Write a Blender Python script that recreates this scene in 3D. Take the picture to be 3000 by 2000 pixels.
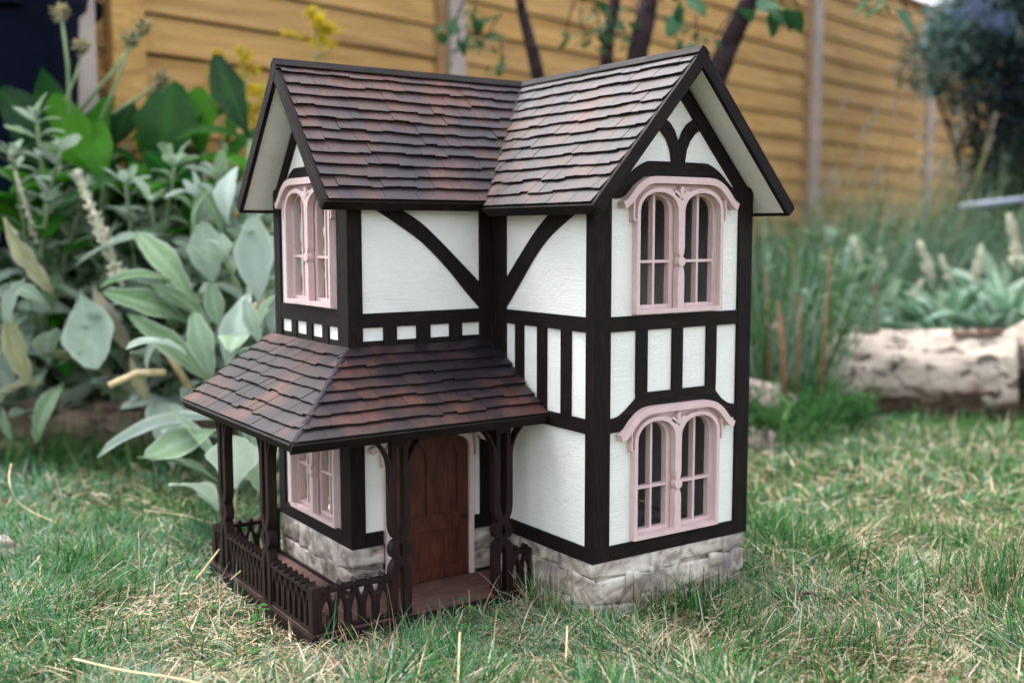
import bpy, bmesh, math, random
import numpy as np
from mathutils import Vector, Matrix, noise
from mathutils.geometry import tessellate_polygon

scene = bpy.context.scene
for o in list(bpy.data.objects):
    bpy.data.objects.remove(o, do_unlink=True)
COL = scene.collection
rad = math.radians

# ------------------------------------------------------------------ camera
CAM = Vector((-0.8989, -1.1256, 0.5438))
FW = Vector((0.56037, 0.82205, -0.1007)).normalized()
RT = Vector((0.8262, -0.5634, -0.0009)); RT = (RT - FW * RT.dot(FW)).normalized()
UP = RT.cross(FW).normalized()
FPX = 3161.87
cam = bpy.data.cameras.new('camera')
camo = bpy.data.objects.new('camera', cam)
COL.objects.link(camo)
camo.matrix_world = Matrix(((RT.x, UP.x, -FW.x, CAM.x), (RT.y, UP.y, -FW.y, CAM.y), (RT.z, UP.z, -FW.z, CAM.z), (0, 0, 0, 1)))
cam.sensor_width = 36.0
cam.lens = 36.0 * FPX / 3000.0
cam.clip_start = 0.05
cam.clip_end = 500
cam.dof.use_dof = True
cam.dof.focus_distance = 1.47
cam.dof.aperture_fstop = 2.3
cam.dof.aperture_blades = 9
scene.camera = camo


def at(X, Y, depth):
    """a place in the garden seen at X, Y (of a 2352 px wide view) this many metres off"""
    u = X * 3000.0 / 2352.0
    v = Y * 3000.0 / 2352.0
    return CAM + (FW + RT * ((u - 1500) / FPX) + UP * ((1000 - v) / FPX)) * depth


# ------------------------------------------------------------------ sky, sun, exposure
world = bpy.data.worlds.new('World')
scene.world = world
world.use_nodes = True
wn = world.node_tree
for n in list(wn.nodes):
    wn.nodes.remove(n)
SUN_EL, SUN_AZ = 64.0, 345.0          # compass degrees, clockwise from +Y
sky = wn.nodes.new('ShaderNodeTexSky')
sky.sky_type = 'NISHITA'
sky.sun_disc = False
sky.sun_elevation = rad(SUN_EL)
sky.sun_rotation = rad(SUN_AZ)
sky.air_density = 1.0
sky.dust_density = 3.0
sky.ozone_density = 1.0
hs = wn.nodes.new('ShaderNodeHueSaturation')
hs.inputs['Saturation'].default_value = 0.33
bg = wn.nodes.new('ShaderNodeBackground')
bg.inputs['Strength'].default_value = 0.15
wo = wn.nodes.new('ShaderNodeOutputWorld')
wn.links.new(sky.outputs[0], hs.inputs['Color'])
wn.links.new(hs.outputs[0], bg.inputs['Color'])
wn.links.new(bg.outputs[0], wo.inputs['Surface'])

sl = bpy.data.lights.new('sun', 'SUN')
sl.energy = 0.85
sl.angle = rad(45)
sl.color = (1.0, 0.985, 0.96)
so = bpy.data.objects.new('sun', sl)
COL.objects.link(so)
sd = Vector((math.sin(rad(SUN_AZ)) * math.cos(rad(SUN_EL)), math.cos(rad(SUN_AZ)) * math.cos(rad(SUN_EL)), math.sin(rad(SUN_EL))))
so.rotation_euler = sd.to_track_quat('Z', 'Y').to_euler()
so.location = sd * 8

scene.view_settings.view_transform = 'Standard'
scene.view_settings.look = 'None'
scene.view_settings.gamma = 1.0
scene.view_settings.use_curve_mapping = False
scene.view_settings.exposure = 2.15
scene.cycles.max_bounces = 6
scene.cycles.diffuse_bounces = 3
scene.cycles.glossy_bounces = 3
scene.cycles.transmission_bounces = 4
scene.cycles.use_adaptive_sampling = True
scene.cycles.adaptive_threshold = 0.03

# ------------------------------------------------------------------ materials


def mat(name):
    m = bpy.data.materials.new(name)
    m.use_nodes = True
    return m, m.node_tree, m.node_tree.nodes['Principled BSDF']


class N:
    """small wrapper that adds shader nodes"""

    def __init__(s, nt):
        s.nt = nt

    def node(s, t, **kw):
        n = s.nt.nodes.new(t)
        for k, v in kw.items():
            if k in n.inputs:
                n.inputs[k].default_value = v
            else:
                setattr(n, k, v)
        return n

    def link(s, a, b):
        s.nt.links.new(a, b)

    def coord(s, kind='UV', scale=(1, 1, 1)):
        tc = s.node('ShaderNodeTexCoord')
        mp = s.node('ShaderNodeMapping')
        mp.inputs['Scale'].default_value = scale
        s.link(tc.outputs[kind], mp.inputs['Vector'])
        return mp.outputs[0]

    def noise(s, vec, scale, detail=4.0, rough=0.55, dist=0.0):
        n = s.node('ShaderNodeTexNoise')
        n.inputs['Scale'].default_value = scale
        n.inputs['Detail'].default_value = detail
        n.inputs['Roughness'].default_value = rough
        n.inputs['Distortion'].default_value = dist
        s.link(vec, n.inputs['Vector'])
        return n.outputs['Fac']

    def ramp(s, fac, stops, interp='LINEAR'):
        r = s.node('ShaderNodeValToRGB')
        r.color_ramp.interpolation = interp
        e = r.color_ramp.elements
        while len(e) > 1:
            e.remove(e[0])
        e[0].position = stops[0][0]
        e[0].color = (*stops[0][1], 1)
        for p, c in stops[1:]:
            q = e.new(p)
            q.color = (*c, 1)
        s.link(fac, r.inputs['Fac'])
        return r.outputs['Color']

    def val(s, fac, a, b, lo=0.0, hi=1.0):
        r = s.node('ShaderNodeMapRange')
        r.inputs['From Min'].default_value = lo
        r.inputs['From Max'].default_value = hi
        r.inputs['To Min'].default_value = a
        r.inputs['To Max'].default_value = b
        s.link(fac, r.inputs['Value'])
        return r.outputs['Result']

    def mix(s, fac, a, b, mode='MIX'):
        m = s.node('ShaderNodeMix', data_type='RGBA', blend_type=mode)
        if isinstance(fac, float):
            m.inputs[0].default_value = fac
        else:
            s.link(fac, m.inputs[0])
        for i, c in ((6, a), (7, b)):
            if isinstance(c, tuple):
                m.inputs[i].default_value = (*c, 1)
            else:
                s.link(c, m.inputs[i])
        return m.outputs[2]

    def math(s, op, a, b=None):
        m = s.node('ShaderNodeMath', operation=op)
        for i, c in enumerate((a, b)):
            if c is None:
                continue
            if isinstance(c, (int, float)):
                m.inputs[i].default_value = c
            else:
                s.link(c, m.inputs[i])
        return m.outputs[0]

    def attr(s, name, out='Fac'):
        a = s.node('ShaderNodeAttribute', attribute_name=name)
        return a.outputs[out]

    def rand(s):
        return s.node('ShaderNodeObjectInfo').outputs['Random']

    def bump(s, h, strength, dist, bsdf, prev=None):
        b = s.node('ShaderNodeBump')
        b.inputs['Strength'].default_value = strength
        b.inputs['Distance'].default_value = dist
        s.link(h, b.inputs['Height'])
        if prev is not None:
            s.link(prev, b.inputs['Normal'])
        if bsdf is not None:
            s.link(b.outputs[0], bsdf.inputs['Normal'])
        return b.outputs[0]


def m_timber(name, c0, c1, c2, rough=0.42, spec=0.5):
    m, nt, b = mat(name)
    n = N(nt)
    uv = n.coord('UV', (420, 26, 1))
    g = n.noise(uv, 1.0, 5, 0.6, 0.6)
    big = n.noise(n.coord('UV', (60, 22, 1)), 1.0, 3)
    col = n.ramp(g, [(0.30, c0), (0.52, c1), (0.72, c2)])
    col = n.mix(n.val(big, 0.0, 0.7, 0.35, 0.75), col, c0)
    spk = n.noise(n.coord('UV', (1500, 1500, 1)), 1.0, 1)
    col = n.mix(n.val(spk, 0, 0.75, 0.74, 0.80), col, (0.10, 0.085, 0.082))
    n.link(col, b.inputs['Base Color'])
    n.link(n.val(big, rough - 0.08, rough + 0.16), b.inputs['Roughness'])
    b.inputs['Specular IOR Level'].default_value = spec
    n.bump(g, 0.4, 0.0012, b)
    return m


M_TIMBER = m_timber('dark_stained_timber', (0.0038, 0.0026, 0.0030), (0.0090, 0.0055, 0.0054), (0.034, 0.0150, 0.0115), 0.60, 0.14)
M_FRET = m_timber('dark_fretwork_wood', (0.0070, 0.0042, 0.0040), (0.018, 0.0090, 0.0078), (0.050, 0.0190, 0.0140), 0.58, 0.16)
M_DOOR = m_timber('red_brown_door_wood', (0.026, 0.0078, 0.0045), (0.085, 0.022, 0.0105), (0.160, 0.048, 0.021), 0.45, 0.30)
M_DECK = m_timber('purple_brown_deck_wood', (0.085, 0.042, 0.036), (0.150, 0.078, 0.064), (0.215, 0.125, 0.100), 0.60, 0.2)


def m_white():
    m, nt, b = mat('brushed_white_paint')
    n = N(nt)
    streak = n.noise(n.coord('UV', (22, 330, 1)), 1.0, 5, 0.6, 1.3)
    lump = n.noise(n.coord('UV', (70, 110, 1)), 1.0, 3, 0.5, 0.8)
    fine = n.noise(n.coord('UV', (900, 1300, 1)), 1.0, 2)
    stain = n.noise(n.coord('UV', (9, 14, 1)), 1.0, 5, 0.65)
    col = n.mix(n.val(stain, 0.0, 0.75, 0.50, 0.84), (0.80, 0.80, 0.745), (0.68, 0.66, 0.58))
    col = n.mix(n.val(streak, 0.0, 0.18, 0.55, 0.85), col, (0.72, 0.71, 0.66))
    n.link(col, b.inputs['Base Color'])
    b.inputs['Roughness'].default_value = 0.46
    b.inputs['Specular IOR Level'].default_value = 0.35
    patch = n.noise(n.coord('UV', (16, 18, 1)), 1.0, 2)
    diag = n.noise(n.coord('UV', (120, 150, 1)), 1.0, 4, 0.6, 2.2)
    h = n.math('ADD', n.math('MULTIPLY', streak, n.val(patch, 0.05, 1.0, 0.38, 0.62)), n.math('ADD', n.math('MULTIPLY', n.math('ADD', lump, diag), n.val(patch, 0.65, 0.12, 0.38, 0.62)), n.math('MULTIPLY', fine, 0.08)))
    n.bump(h, 0.75, 0.0026, b)
    return m


M_WHITE = m_white()


def m_pink():
    m, nt, b = mat('dusty_pink_paint')
    n = N(nt)
    big = n.noise(n.coord('Object', (60, 60, 60)), 1.0, 4)
    fine = n.noise(n.coord('Object', (700, 700, 220)), 1.0, 3)
    col = n.mix(n.val(big, 0, 1, 0.3, 0.75), (0.66, 0.50, 0.485), (0.59, 0.425, 0.415))
    chip = n.noise(n.coord('Object', (240, 240, 240)), 1.0, 3)
    col = n.mix(n.val(chip, 0, 0.5, 0.70, 0.74), col, (0.34, 0.20, 0.19))
    n.link(col, b.inputs['Base Color'])
    b.inputs['Roughness'].default_value = 0.48
    b.inputs['Specular IOR Level'].default_value = 0.35
    n.bump(n.math('ADD', big, n.math('MULTIPLY', fine, 0.4)), 0.35, 0.0009, b)
    return m


M_PINK = m_pink()


def m_shingle(name, gloss):
    m, nt, b = mat(name)
    n = N(nt)
    r = n.attr('tint')
    patch = n.noise(n.coord('Object', (11, 11, 11)), 1.0, 3, 0.55)
    grain = n.noise(n.coord('UV', (650, 40, 1)), 1.0, 5, 0.6, 0.5)
    wear = n.noise(n.coord('UV', (240, 60, 1)), 1.0, 4, 0.65)
    k = n.math('ADD', n.math('MULTIPLY', r, 0.13), n.math('MULTIPLY', patch, 1.05))
    base = n.ramp(k, [(0.38, (0.0100, 0.0074, 0.0105)), (0.54, (0.0185, 0.0118, 0.0150)), (0.66, (0.044, 0.0190, 0.0180)), (0.84, (0.080, 0.0290, 0.0215))])
    base = n.mix(n.val(grain, 0.0, 0.40, 0.45, 0.8), base, (0.009, 0.0068, 0.0080))
    w = n.math('MULTIPLY', n.val(wear, 0, 1, 0.52, 0.74), n.val(k, 0, 0.75, 0.56, 0.82))
    base = n.mix(w, base, (0.160, 0.060, 0.035))
    n.link(base, b.inputs['Base Color'])
    n.link(n.math('ADD', n.val(wear, gloss - 0.06, gloss + 0.12), n.math('MULTIPLY', r, 0.08)), b.inputs['Roughness'])
    b.inputs['Specular IOR Level'].default_value = 0.31
    b.inputs['Coat Weight'].default_value = 0.0
    b.inputs['Coat Roughness'].default_value = 0.30
    b.inputs['Coat Tint'].default_value = (0.93, 0.95, 1.0, 1)
    n.bump(n.math('ADD', grain, n.math('MULTIPLY', wear, 0.5)), 0.30, 0.0007, b)
    return m


M_SHINGLE = m_shingle('stained_roof_shingle', 0.40)


def m_edge():
    m, nt, b = mat('black_shingle_edge')
    b.inputs['Base Color'].default_value = (0.006, 0.0045, 0.005, 1)
    b.inputs['Roughness'].default_value = 0.6
    return m


M_EDGE = m_edge()


def m_caulk():
    m, nt, b = mat('dark_painted_filler')
    n = N(nt)
    a = n.noise(n.coord('Object', (260, 260, 260)), 1.0, 4)
    n.link(n.ramp(a, [(0.35, (0.016, 0.012, 0.016)), (0.62, (0.034, 0.028, 0.036)), (0.78, (0.070, 0.062, 0.075))]), b.inputs['Base Color'])
    b.inputs['Roughness'].default_value = 0.7
    b.inputs['Specular IOR Level'].default_value = 0.15
    n.bump(a, 0.7, 0.0014, b)
    return m


M_CAULK = m_caulk()


def m_stone():
    m, nt, b = mat('painted_grey_stone')
    n = N(nt)
    a = n.noise(n.coord('Object', (26, 26, 40)), 1.0, 6, 0.62, 0.9)
    c = n.noise(n.coord('Object', (70, 70, 95)), 1.0, 5, 0.65, 1.5)
    f = n.noise(n.coord('Object', (420, 420, 420)), 1.0, 3)
    col = n.ramp(a, [(0.33, (0.11, 0.088, 0.082)), (0.44, (0.28, 0.225, 0.185)), (0.55, (0.48, 0.415, 0.345)), (0.70, (0.66, 0.615, 0.55))])
    col = n.mix(n.val(c, 0, 0.65, 0.56, 0.76), col, (0.16, 0.14, 0.15))
    col = n.mix(n.val(c, 0.55, 0, 0.28, 0.42), col, (0.40, 0.31, 0.24))
    pp = n.noise(n.coord('Object', (13, 13, 17)), 1.0, 4, 0.6, 1.2)
    col = n.mix(n.val(pp, 0.0, 0.62, 0.50, 0.60), col, (0.165, 0.138, 0.150))
    col = n.mix(n.val(pp, 0.55, 0.0, 0.36, 0.46), col, (0.72, 0.68, 0.62))
    n.link(col, b.inputs['Base Color'])
    b.inputs['Roughness'].default_value = 0.6
    n.bump(n.math('ADD', n.math('MULTIPLY', c, 0.9), n.math('MULTIPLY', f, 0.35)), 0.35, 0.003, b)
    return m


M_STONE = m_stone()


def m_plain(name, c, rough=0.7, spec=0.3, var=0.0, scale=30, bump=0.0):
    m, nt, b = mat(name)
    n = N(nt)
    a = n.noise(n.coord('Object', (scale,) * 3), 1.0, 4)
    d = tuple(x * (1 - var) for x in c)
    e = tuple(min(1, x * (1 + var)) for x in c)
    n.link(n.ramp(a, [(0.3, d), (0.7, e)]), b.inputs['Base Color'])
    b.inputs['Roughness'].default_value = rough
    b.inputs['Specular IOR Level'].default_value = spec
    if bump:
        n.bump(a, 0.5, bump, b)
    return m


M_INNER = m_plain('shaded_inside_wall', (0.36, 0.355, 0.335), 0.8, 0.1, 0.06)  # white rooms, their shade put into this grey
M_FLOOR = m_plain('dark_inside_floor', (0.020, 0.018, 0.026), 0.5, 0.3, 0.2)
M_KNOB = m_plain('black_metal_knob', (0.012, 0.011, 0.011), 0.35, 0.5, 0.1)


def leafy(name, stops, rim=None, rough=0.6, spec=0.3, trans=0.25, sheen=0.0, vein=0.0, tip=None):
    """leaf: colour from object random and a slow noise, pale hairy rim, light through the blade"""
    m, nt, b = mat(name)
    n = N(nt)
    r = n.rand()
    a = n.noise(n.coord('Object', (3, 3, 3)), 1.0, 3)
    k = n.math('ADD', n.math('MULTIPLY', r, 0.75), n.math('MULTIPLY', a, 0.30))
    col = n.ramp(k, stops)
    if vein:
        w = n.noise(n.coord('UV', (7, 11, 1)), 1.0, 4, 0.6, 1.0)
        col = n.mix(n.val(w, 0.0, vein, 0.45, 0.75), col, tuple(min(1, x * 1.35) for x in stops[-1][1]))
        mid = n.attr('mid')
        col = n.mix(n.val(mid, 0, 0.20 if vein > 0.2 else 0.12), col, tuple(min(1, x * 1.5) for x in stops[-1][1]))
    if tip is not None:
        t = n.noise(n.coord('Object', (1.6, 1.6, 1.6)), 1.0, 3)
        col = n.mix(n.math('MULTIPLY', n.val(t, 0, 0.9, 0.55, 0.7), n.val(r, 0, 1, 0.80, 0.86)), col, tip)
    if rim is not None:
        e = n.attr('edge')
        col = n.mix(n.val(e, 0.0, 0.42, 0.30, 1.0), col, rim)
    n.link(col, b.inputs['Base Color'])
    b.inputs['Roughness'].default_value = rough
    b.inputs['Specular IOR Level'].default_value = spec
    if sheen:
        b.inputs['Sheen Weight'].default_value = sheen
        b.inputs['Sheen Roughness'].default_value = 0.4
    f = n.noise(n.coord('UV', (38, 64, 1)), 1.0, 4, 0.65, 0.8)
    n.bump(f, 0.65, 0.014, b)
    tr = n.node('ShaderNodeBsdfTranslucent')
    n.link(col, tr.inputs['Color'])
    mx = n.node('ShaderNodeMixShader')
    mx.inputs[0].default_value = trans
    out = nt.nodes['Material Output']
    n.link(b.outputs[0], mx.inputs[1])
    n.link(tr.outputs[0], mx.inputs[2])
    n.link(mx.outputs[0], out.inputs['Surface'])
    return m


M_LAMB = leafy('woolly_silver_green_leaf', [(0.12, (0.125, 0.235, 0.090)), (0.35, (0.22, 0.345, 0.175)), (0.6, (0.33, 0.445, 0.33)), (0.95, (0.47, 0.565, 0.51))], (0.68, 0.75, 0.69), 0.95, 0.04, 0.25, 0.12, 0.24, (0.48, 0.42, 0.14))
M_LAMBDRY = leafy('wilted_yellow_leaf', [(0.1, (0.33, 0.37, 0.17)), (0.6, (0.47, 0.47, 0.28)), (0.95, (0.56, 0.50, 0.37))], (0.66, 0.64, 0.54), 0.95, 0.04, 0.25, 0.1, 0.3)
M_BROAD = leafy('broad_green_leaf', [(0.1, (0.006, 0.036, 0.014)), (0.36, (0.014, 0.088, 0.012)), (0.62, (0.032, 0.180, 0.007)), (0.95, (0.085, 0.30, 0.012))], None, 0.42, 0.22, 0.34, 0.0, 0.05)
M_STRAP = leafy('blue_green_strap_leaf', [(0.1, (0.06, 0.17, 0.07)), (0.5, (0.14, 0.29, 0.16)), (0.95, (0.34, 0.50, 0.40))], (0.50, 0.60, 0.50), 0.8, 0.08, 0.25, 0.1, 0.2)
M_FIG = leafy('dark_tree_leaf', [(0.1, (0.014, 0.060, 0.022)), (0.5, (0.030, 0.110, 0.030)), (0.95, (0.11, 0.22, 0.13))], None, 0.55, 0.15, 0.3)


def m_vcol(name, rough=0.65, spec=0.25, trans=0.25, hue=0.0):
    """plants joined in one mesh: colour kept per blade in the attribute col, shifted per clump"""
    m, nt, b = mat(name)
    n = N(nt)
    col = n.attr('col', 'Color')
    if hue:
        r = n.rand()
        h = n.node('ShaderNodeHueSaturation')
        n.link(n.val(r, 0.5 - hue, 0.5 + hue), h.inputs['Hue'])
        n.link(n.val(r, 0.80, 1.2), h.inputs['Value'])
        n.link(col, h.inputs['Color'])
        col = h.outputs[0]
    n.link(col, b.inputs['Base Color'])
    b.inputs['Roughness'].default_value = rough
    b.inputs['Specular IOR Level'].default_value = spec
    tr = n.node('ShaderNodeBsdfTranslucent')
    n.link(col, tr.inputs['Color'])
    mx = n.node('ShaderNodeMixShader')
    mx.inputs[0].default_value = trans
    out = nt.nodes['Material Output']
    n.link(b.outputs[0], mx.inputs[1])
    n.link(tr.outputs[0], mx.inputs[2])
    n.link(mx.outputs[0], out.inputs['Surface'])
    return m


M_GRASS = m_vcol('lawn_blade', 0.6, 0.10, 0.30)
M_PLANT = m_vcol('garden_foliage', 0.7, 0.06, 0.30)


def m_soil(name, stops, sc=1.0, bump=0.01):
    m, nt, b = mat(name)
    n = N(nt)
    a = n.noise(n.coord('Object', (14 * sc,) * 3), 1.0, 8, 0.7)
    n.link(n.ramp(a, stops), b.inputs['Base Color'])
    b.inputs['Roughness'].default_value = 0.95
    b.inputs['Specular IOR Level'].default_value = 0.1
    n.bump(n.noise(n.coord('Object', (90 * sc,) * 3), 1.0, 6, 0.7), 0.8, bump, b)
    return m


M_SOIL = m_soil('shaded_thatch_ground', [(0.3, (0.020, 0.020, 0.008)), (0.5, (0.055, 0.050, 0.020)), (0.7, (0.11, 0.09, 0.042))])  # thatch darkened, shade between the blades put into its colour
M_BED = m_soil('dark_bed_soil', [(0.3, (0.012, 0.010, 0.008)), (0.6, (0.040, 0.030, 0.022)), (0.8, (0.09, 0.07, 0.05))])


def m_fence():
    m, nt, b = mat('honey_fence_board')
    n = N(nt)
    r = n.rand()
    tc = n.node('ShaderNodeTexCoord')
    mp = n.node('ShaderNodeMapping')
    mp.inputs['Scale'].default_value = (2.2, 30, 30)
    n.link(tc.outputs['Object'], mp.inputs['Vector'])
    cb = n.node('ShaderNodeCombineXYZ')
    n.link(n.math('MULTIPLY', r, 37.0), cb.inputs[0])
    n.link(n.math('MULTIPLY', r, 19.0), cb.inputs[1])
    n.link(cb.outputs[0], mp.inputs['Location'])
    g = n.noise(mp.outputs[0], 1.0, 6, 0.6, 0.8)
    col = n.ramp(g, [(0.24, (0.20, 0.096, 0.030)), (0.50, (0.47, 0.265, 0.084)), (0.76, (0.65, 0.415, 0.165))])
    col = n.mix(n.val(r, 0.10, 0.38), col, (0.30, 0.19, 0.095))
    n.link(col, b.inputs['Base Color'])
    b.inputs['Roughness'].default_value = 0.7
    b.inputs['Specular IOR Level'].default_value = 0.12
    n.bump(g, 0.3, 0.004, b)
    return m


M_FENCE = m_fence()
M_POSTGREY = m_plain('weathered_grey_post_wood', (0.40, 0.33, 0.29), 0.8, 0.2, 0.18, 8)
M_POSTWOOD = m_plain('brown_frame_wood', (0.27, 0.15, 0.065), 0.7, 0.2, 0.3, 10)
M_NAVY = m_plain('dark_navy_plastic', (0.0035, 0.0055, 0.018), 0.75, 0.10, 0.2, 5)
M_BARK = m_plain('purple_brown_bark', (0.034, 0.023, 0.025), 0.9, 0.05, 0.55, 26, 0.01)
M_STEM = m_plain('pale_green_stem', (0.20, 0.27, 0.14), 0.8, 0.2, 0.2)
M_DRY = m_plain('dry_brown_stem', (0.15, 0.082, 0.045), 0.8, 0.2, 0.4, 40)
M_STRAW = m_plain('pale_straw', (0.58, 0.46, 0.27), 0.7, 0.25, 0.25, 60)
M_ROCK = m_plain('pinkish_grey_rock', (0.30, 0.235, 0.215), 0.85, 0.2, 0.4, 30, 0.01)
M_RAIL = m_plain('pale_blue_grey_metal', (0.36, 0.38, 0.50), 0.4, 0.5, 0.1)


def m_log(name, pale, brown, dark, lichen):
    m, nt, b = mat(name)
    n = N(nt)
    a = n.noise(n.coord('Object', (6.0, 11, 11)), 1.0, 6, 0.66, 1.2)
    c = n.noise(n.coord('Object', (16, 26, 26)), 1.0, 5, 0.7, 0.5)
    f = n.noise(n.coord('Object', (12, 130, 130)), 1.0, 4, 0.6)
    tc = n.node('ShaderNodeTexCoord')
    sp = n.node('ShaderNodeSeparateXYZ')
    n.link(tc.outputs['Object'], sp.inputs[0])
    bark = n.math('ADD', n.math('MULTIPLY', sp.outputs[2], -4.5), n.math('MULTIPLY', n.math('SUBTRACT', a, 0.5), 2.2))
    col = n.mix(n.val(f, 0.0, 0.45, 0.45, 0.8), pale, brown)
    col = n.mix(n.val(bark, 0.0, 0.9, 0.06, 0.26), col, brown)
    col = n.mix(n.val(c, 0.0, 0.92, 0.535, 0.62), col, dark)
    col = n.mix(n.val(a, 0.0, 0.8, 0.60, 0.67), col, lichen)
    n.link(col, b.inputs['Base Color'])
    b.inputs['Roughness'].default_value = 0.8
    b.inputs['Specular IOR Level'].default_value = 0.2
    n.bump(n.math('ADD', c, n.math('MULTIPLY', f, 0.6)), 0.9, 0.012, b)
    return m


M_LOGPALE = m_log('bleached_driftwood', (0.46, 0.39, 0.325), (0.145, 0.088, 0.060), (0.020, 0.015, 0.013), (0.075, 0.064, 0.058))
M_LOGBROWN = m_log('grey_brown_log_bark', (0.20, 0.145, 0.11), (0.10, 0.066, 0.048), (0.020, 0.016, 0.014), (0.075, 0.065, 0.05))

# ------------------------------------------------------------------ mesh helpers


def tag(o, label=None, cat=None, group=None, kind=None):
    if label:
        o['label'] = label
    if cat:
        o['category'] = cat
    if group:
        o['group'] = group
    if kind:
        o['kind'] = kind
    return o


def empty(name, loc=(0, 0, 0)):
    o = bpy.data.objects.new(name, None)
    o.empty_display_size = 0.05
    COL.objects.link(o)
    o.location = loc
    return o


def link(name, me, parent=None, mats=None):
    if mats:
        for m in (mats if isinstance(mats, (list, tuple)) else [mats]):
            me.materials.append(m)
    o = bpy.data.objects.new(name, me)
    COL.objects.link(o)
    if parent is not None:
        o.parent = parent
    return o


def bevel(o, w=0.0006, seg=2):
    b = o.modifiers.new('bevel', 'BEVEL')
    b.width = w
    b.segments = seg
    b.limit_method = 'ANGLE'
    b.angle_limit = rad(50)
    b.use_clamp_overlap = True
    return o


class MB:
    """collects plates, boxes and tubes of ONE part"""

    def __init__(s):
        s.v, s.f, s.uv, s.mi, s.t = [], [], [], [], []

    def face(s, idx, uvs, mi=0, tint=0.0):
        s.f.append(idx)
        s.uv.append(uvs)
        s.mi.append(mi)
        s.t.append(tint)

    def plate(s, M, outer, w0, w1, holes=(), grain='v', side_mi=0, mi=0, tint=0.0, uvo=(0, 0)):
        """2D outline (with holes) raised from w0 to w1; M maps (a, b, w) to a point"""
        loops = [list(outer)] + [list(h) for h in holes]
        flat = [p for l in loops for p in l]
        tris = tessellate_polygon([[Vector((p[0], p[1], 0)) for p in l] for l in loops])

        def q(p):
            return (p[0] + uvo[0], p[1] + uvo[1]) if grain == 'v' else (p[1] + uvo[0], p[0] + uvo[1])
        n0 = len(s.v)
        nf = len(flat)
        for p in flat:
            s.v.append(M(p[0], p[1], w0))
        for p in flat:
            s.v.append(M(p[0], p[1], w1))
        for t in tris:
            s.face([n0 + nf + i for i in t], [q(flat[i]) for i in t], mi, tint)
            s.face([n0 + i for i in reversed(t)], [q(flat[i]) for i in reversed(t)], side_mi, tint)
        k = 0
        d = w1 - w0
        for l in loops:
            m = len(l)
            for i in range(m):
                a, b = k + i, k + (i + 1) % m
                pa, pb = q(flat[a]), q(flat[b])
                s.face([n0 + a, n0 + b, n0 + nf + b, n0 + nf + a], [pa, pb, (pb[0] + d, pb[1]), (pa[0] + d, pa[1])], side_mi, tint)
            k += m
        return s

    def box(s, x0, x1, y0, y1, z0, z1, M=None, grain='v'):
        M = M or (lambda a, b, c: Vector((a, b, c)))
        n0 = len(s.v)
        P = [(x, y, z) for z in (z0, z1) for y in (y0, y1) for x in (x0, x1)]
        for p in P:
            s.v.append(M(*p))
        for f in ((0, 2, 3, 1), (4, 5, 7, 6), (0, 1, 5, 4), (1, 3, 7, 5), (3, 2, 6, 7), (2, 0, 4, 6)):
            pts = [P[i] for i in f]
            sp = [max(p[k] for p in pts) - min(p[k] for p in pts) for k in range(3)]
            ax = [k for k in range(3) if sp[k] > 1e-9]
            if len(ax) < 2:
                ax = [0, 1]
            if sp[ax[0]] > sp[ax[1]]:
                ax = [ax[1], ax[0]]
            s.face([n0 + i for i in f], [(p[ax[0]], p[ax[1]]) for p in pts])
        return s

    def tube(s, pts, rads, seg=8, cap=True):
        n0 = len(s.v)
        pts = [Vector(p) for p in pts]
        for i, p in enumerate(pts):
            d = (pts[min(i + 1, len(pts) - 1)] - pts[max(i - 1, 0)]).normalized()
            a = d.cross(Vector((0.13, 0.31, 1))) if abs(d.z) < 0.95 else d.cross(Vector((1, 0.2, 0)))
            a.normalize()
            b = d.cross(a)
            for k in range(seg):
                t = 2 * math.pi * k / seg
                s.v.append(p + (a * math.cos(t) + b * math.sin(t)) * rads[i])
        L = 0
        for i in range(len(pts) - 1):
            L2 = L + (pts[i + 1] - pts[i]).length
            for k in range(seg):
                k2 = (k + 1) % seg
                s.face([n0 + i * seg + k, n0 + i * seg + k2, n0 + (i + 1) * seg + k2, n0 + (i + 1) * seg + k],
                       [(k / seg, L), ((k + 1) / seg, L), ((k + 1) / seg, L2), (k / seg, L2)])
            L = L2
        if cap:
            for i in (0, len(pts) - 1):
                idx = [n0 + i * seg + k for k in range(seg)]
                s.face(idx, [(0, 0)] * seg)
        return s

    def build(s, name, mats, parent=None, smooth=False, tint=False):
        me = bpy.data.meshes.new(name)
        me.from_pydata([tuple(v) for v in s.v], [], s.f)
        uv = me.uv_layers.new(name='uv')
        k = 0
        for i, u in enumerate(s.uv):
            for c in u:
                uv.data[k].uv = c
                k += 1
        me.polygons.foreach_set('material_index', s.mi)
        if tint:
            a = me.attributes.new('tint', 'FLOAT', 'FACE')
            a.data.foreach_set('value', s.t)
        bm = bmesh.new()
        bm.from_mesh(me)
        bmesh.ops.recalc_face_normals(bm, faces=bm.faces)
        bm.to_mesh(me)
        bm.free()
        if smooth:
            me.polygons.foreach_set('use_smooth', [True] * len(me.polygons))
        me.update()
        return link(name, me, parent, mats)


def clip(poly, a, b, c):
    """part of a convex outline where a*x + b*y <= c"""
    out = []
    for i in range(len(poly)):
        p, q = poly[i], poly[(i + 1) % len(poly)]
        dp, dq = a * p[0] + b * p[1] - c, a * q[0] + b * q[1] - c
        if dp <= 0:
            out.append(p)
        if (dp < 0 < dq) or (dq < 0 < dp):
            t = dp / (dp - dq)
            out.append((p[0] + (q[0] - p[0]) * t, p[1] + (q[1] - p[1]) * t))
    return out


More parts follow.
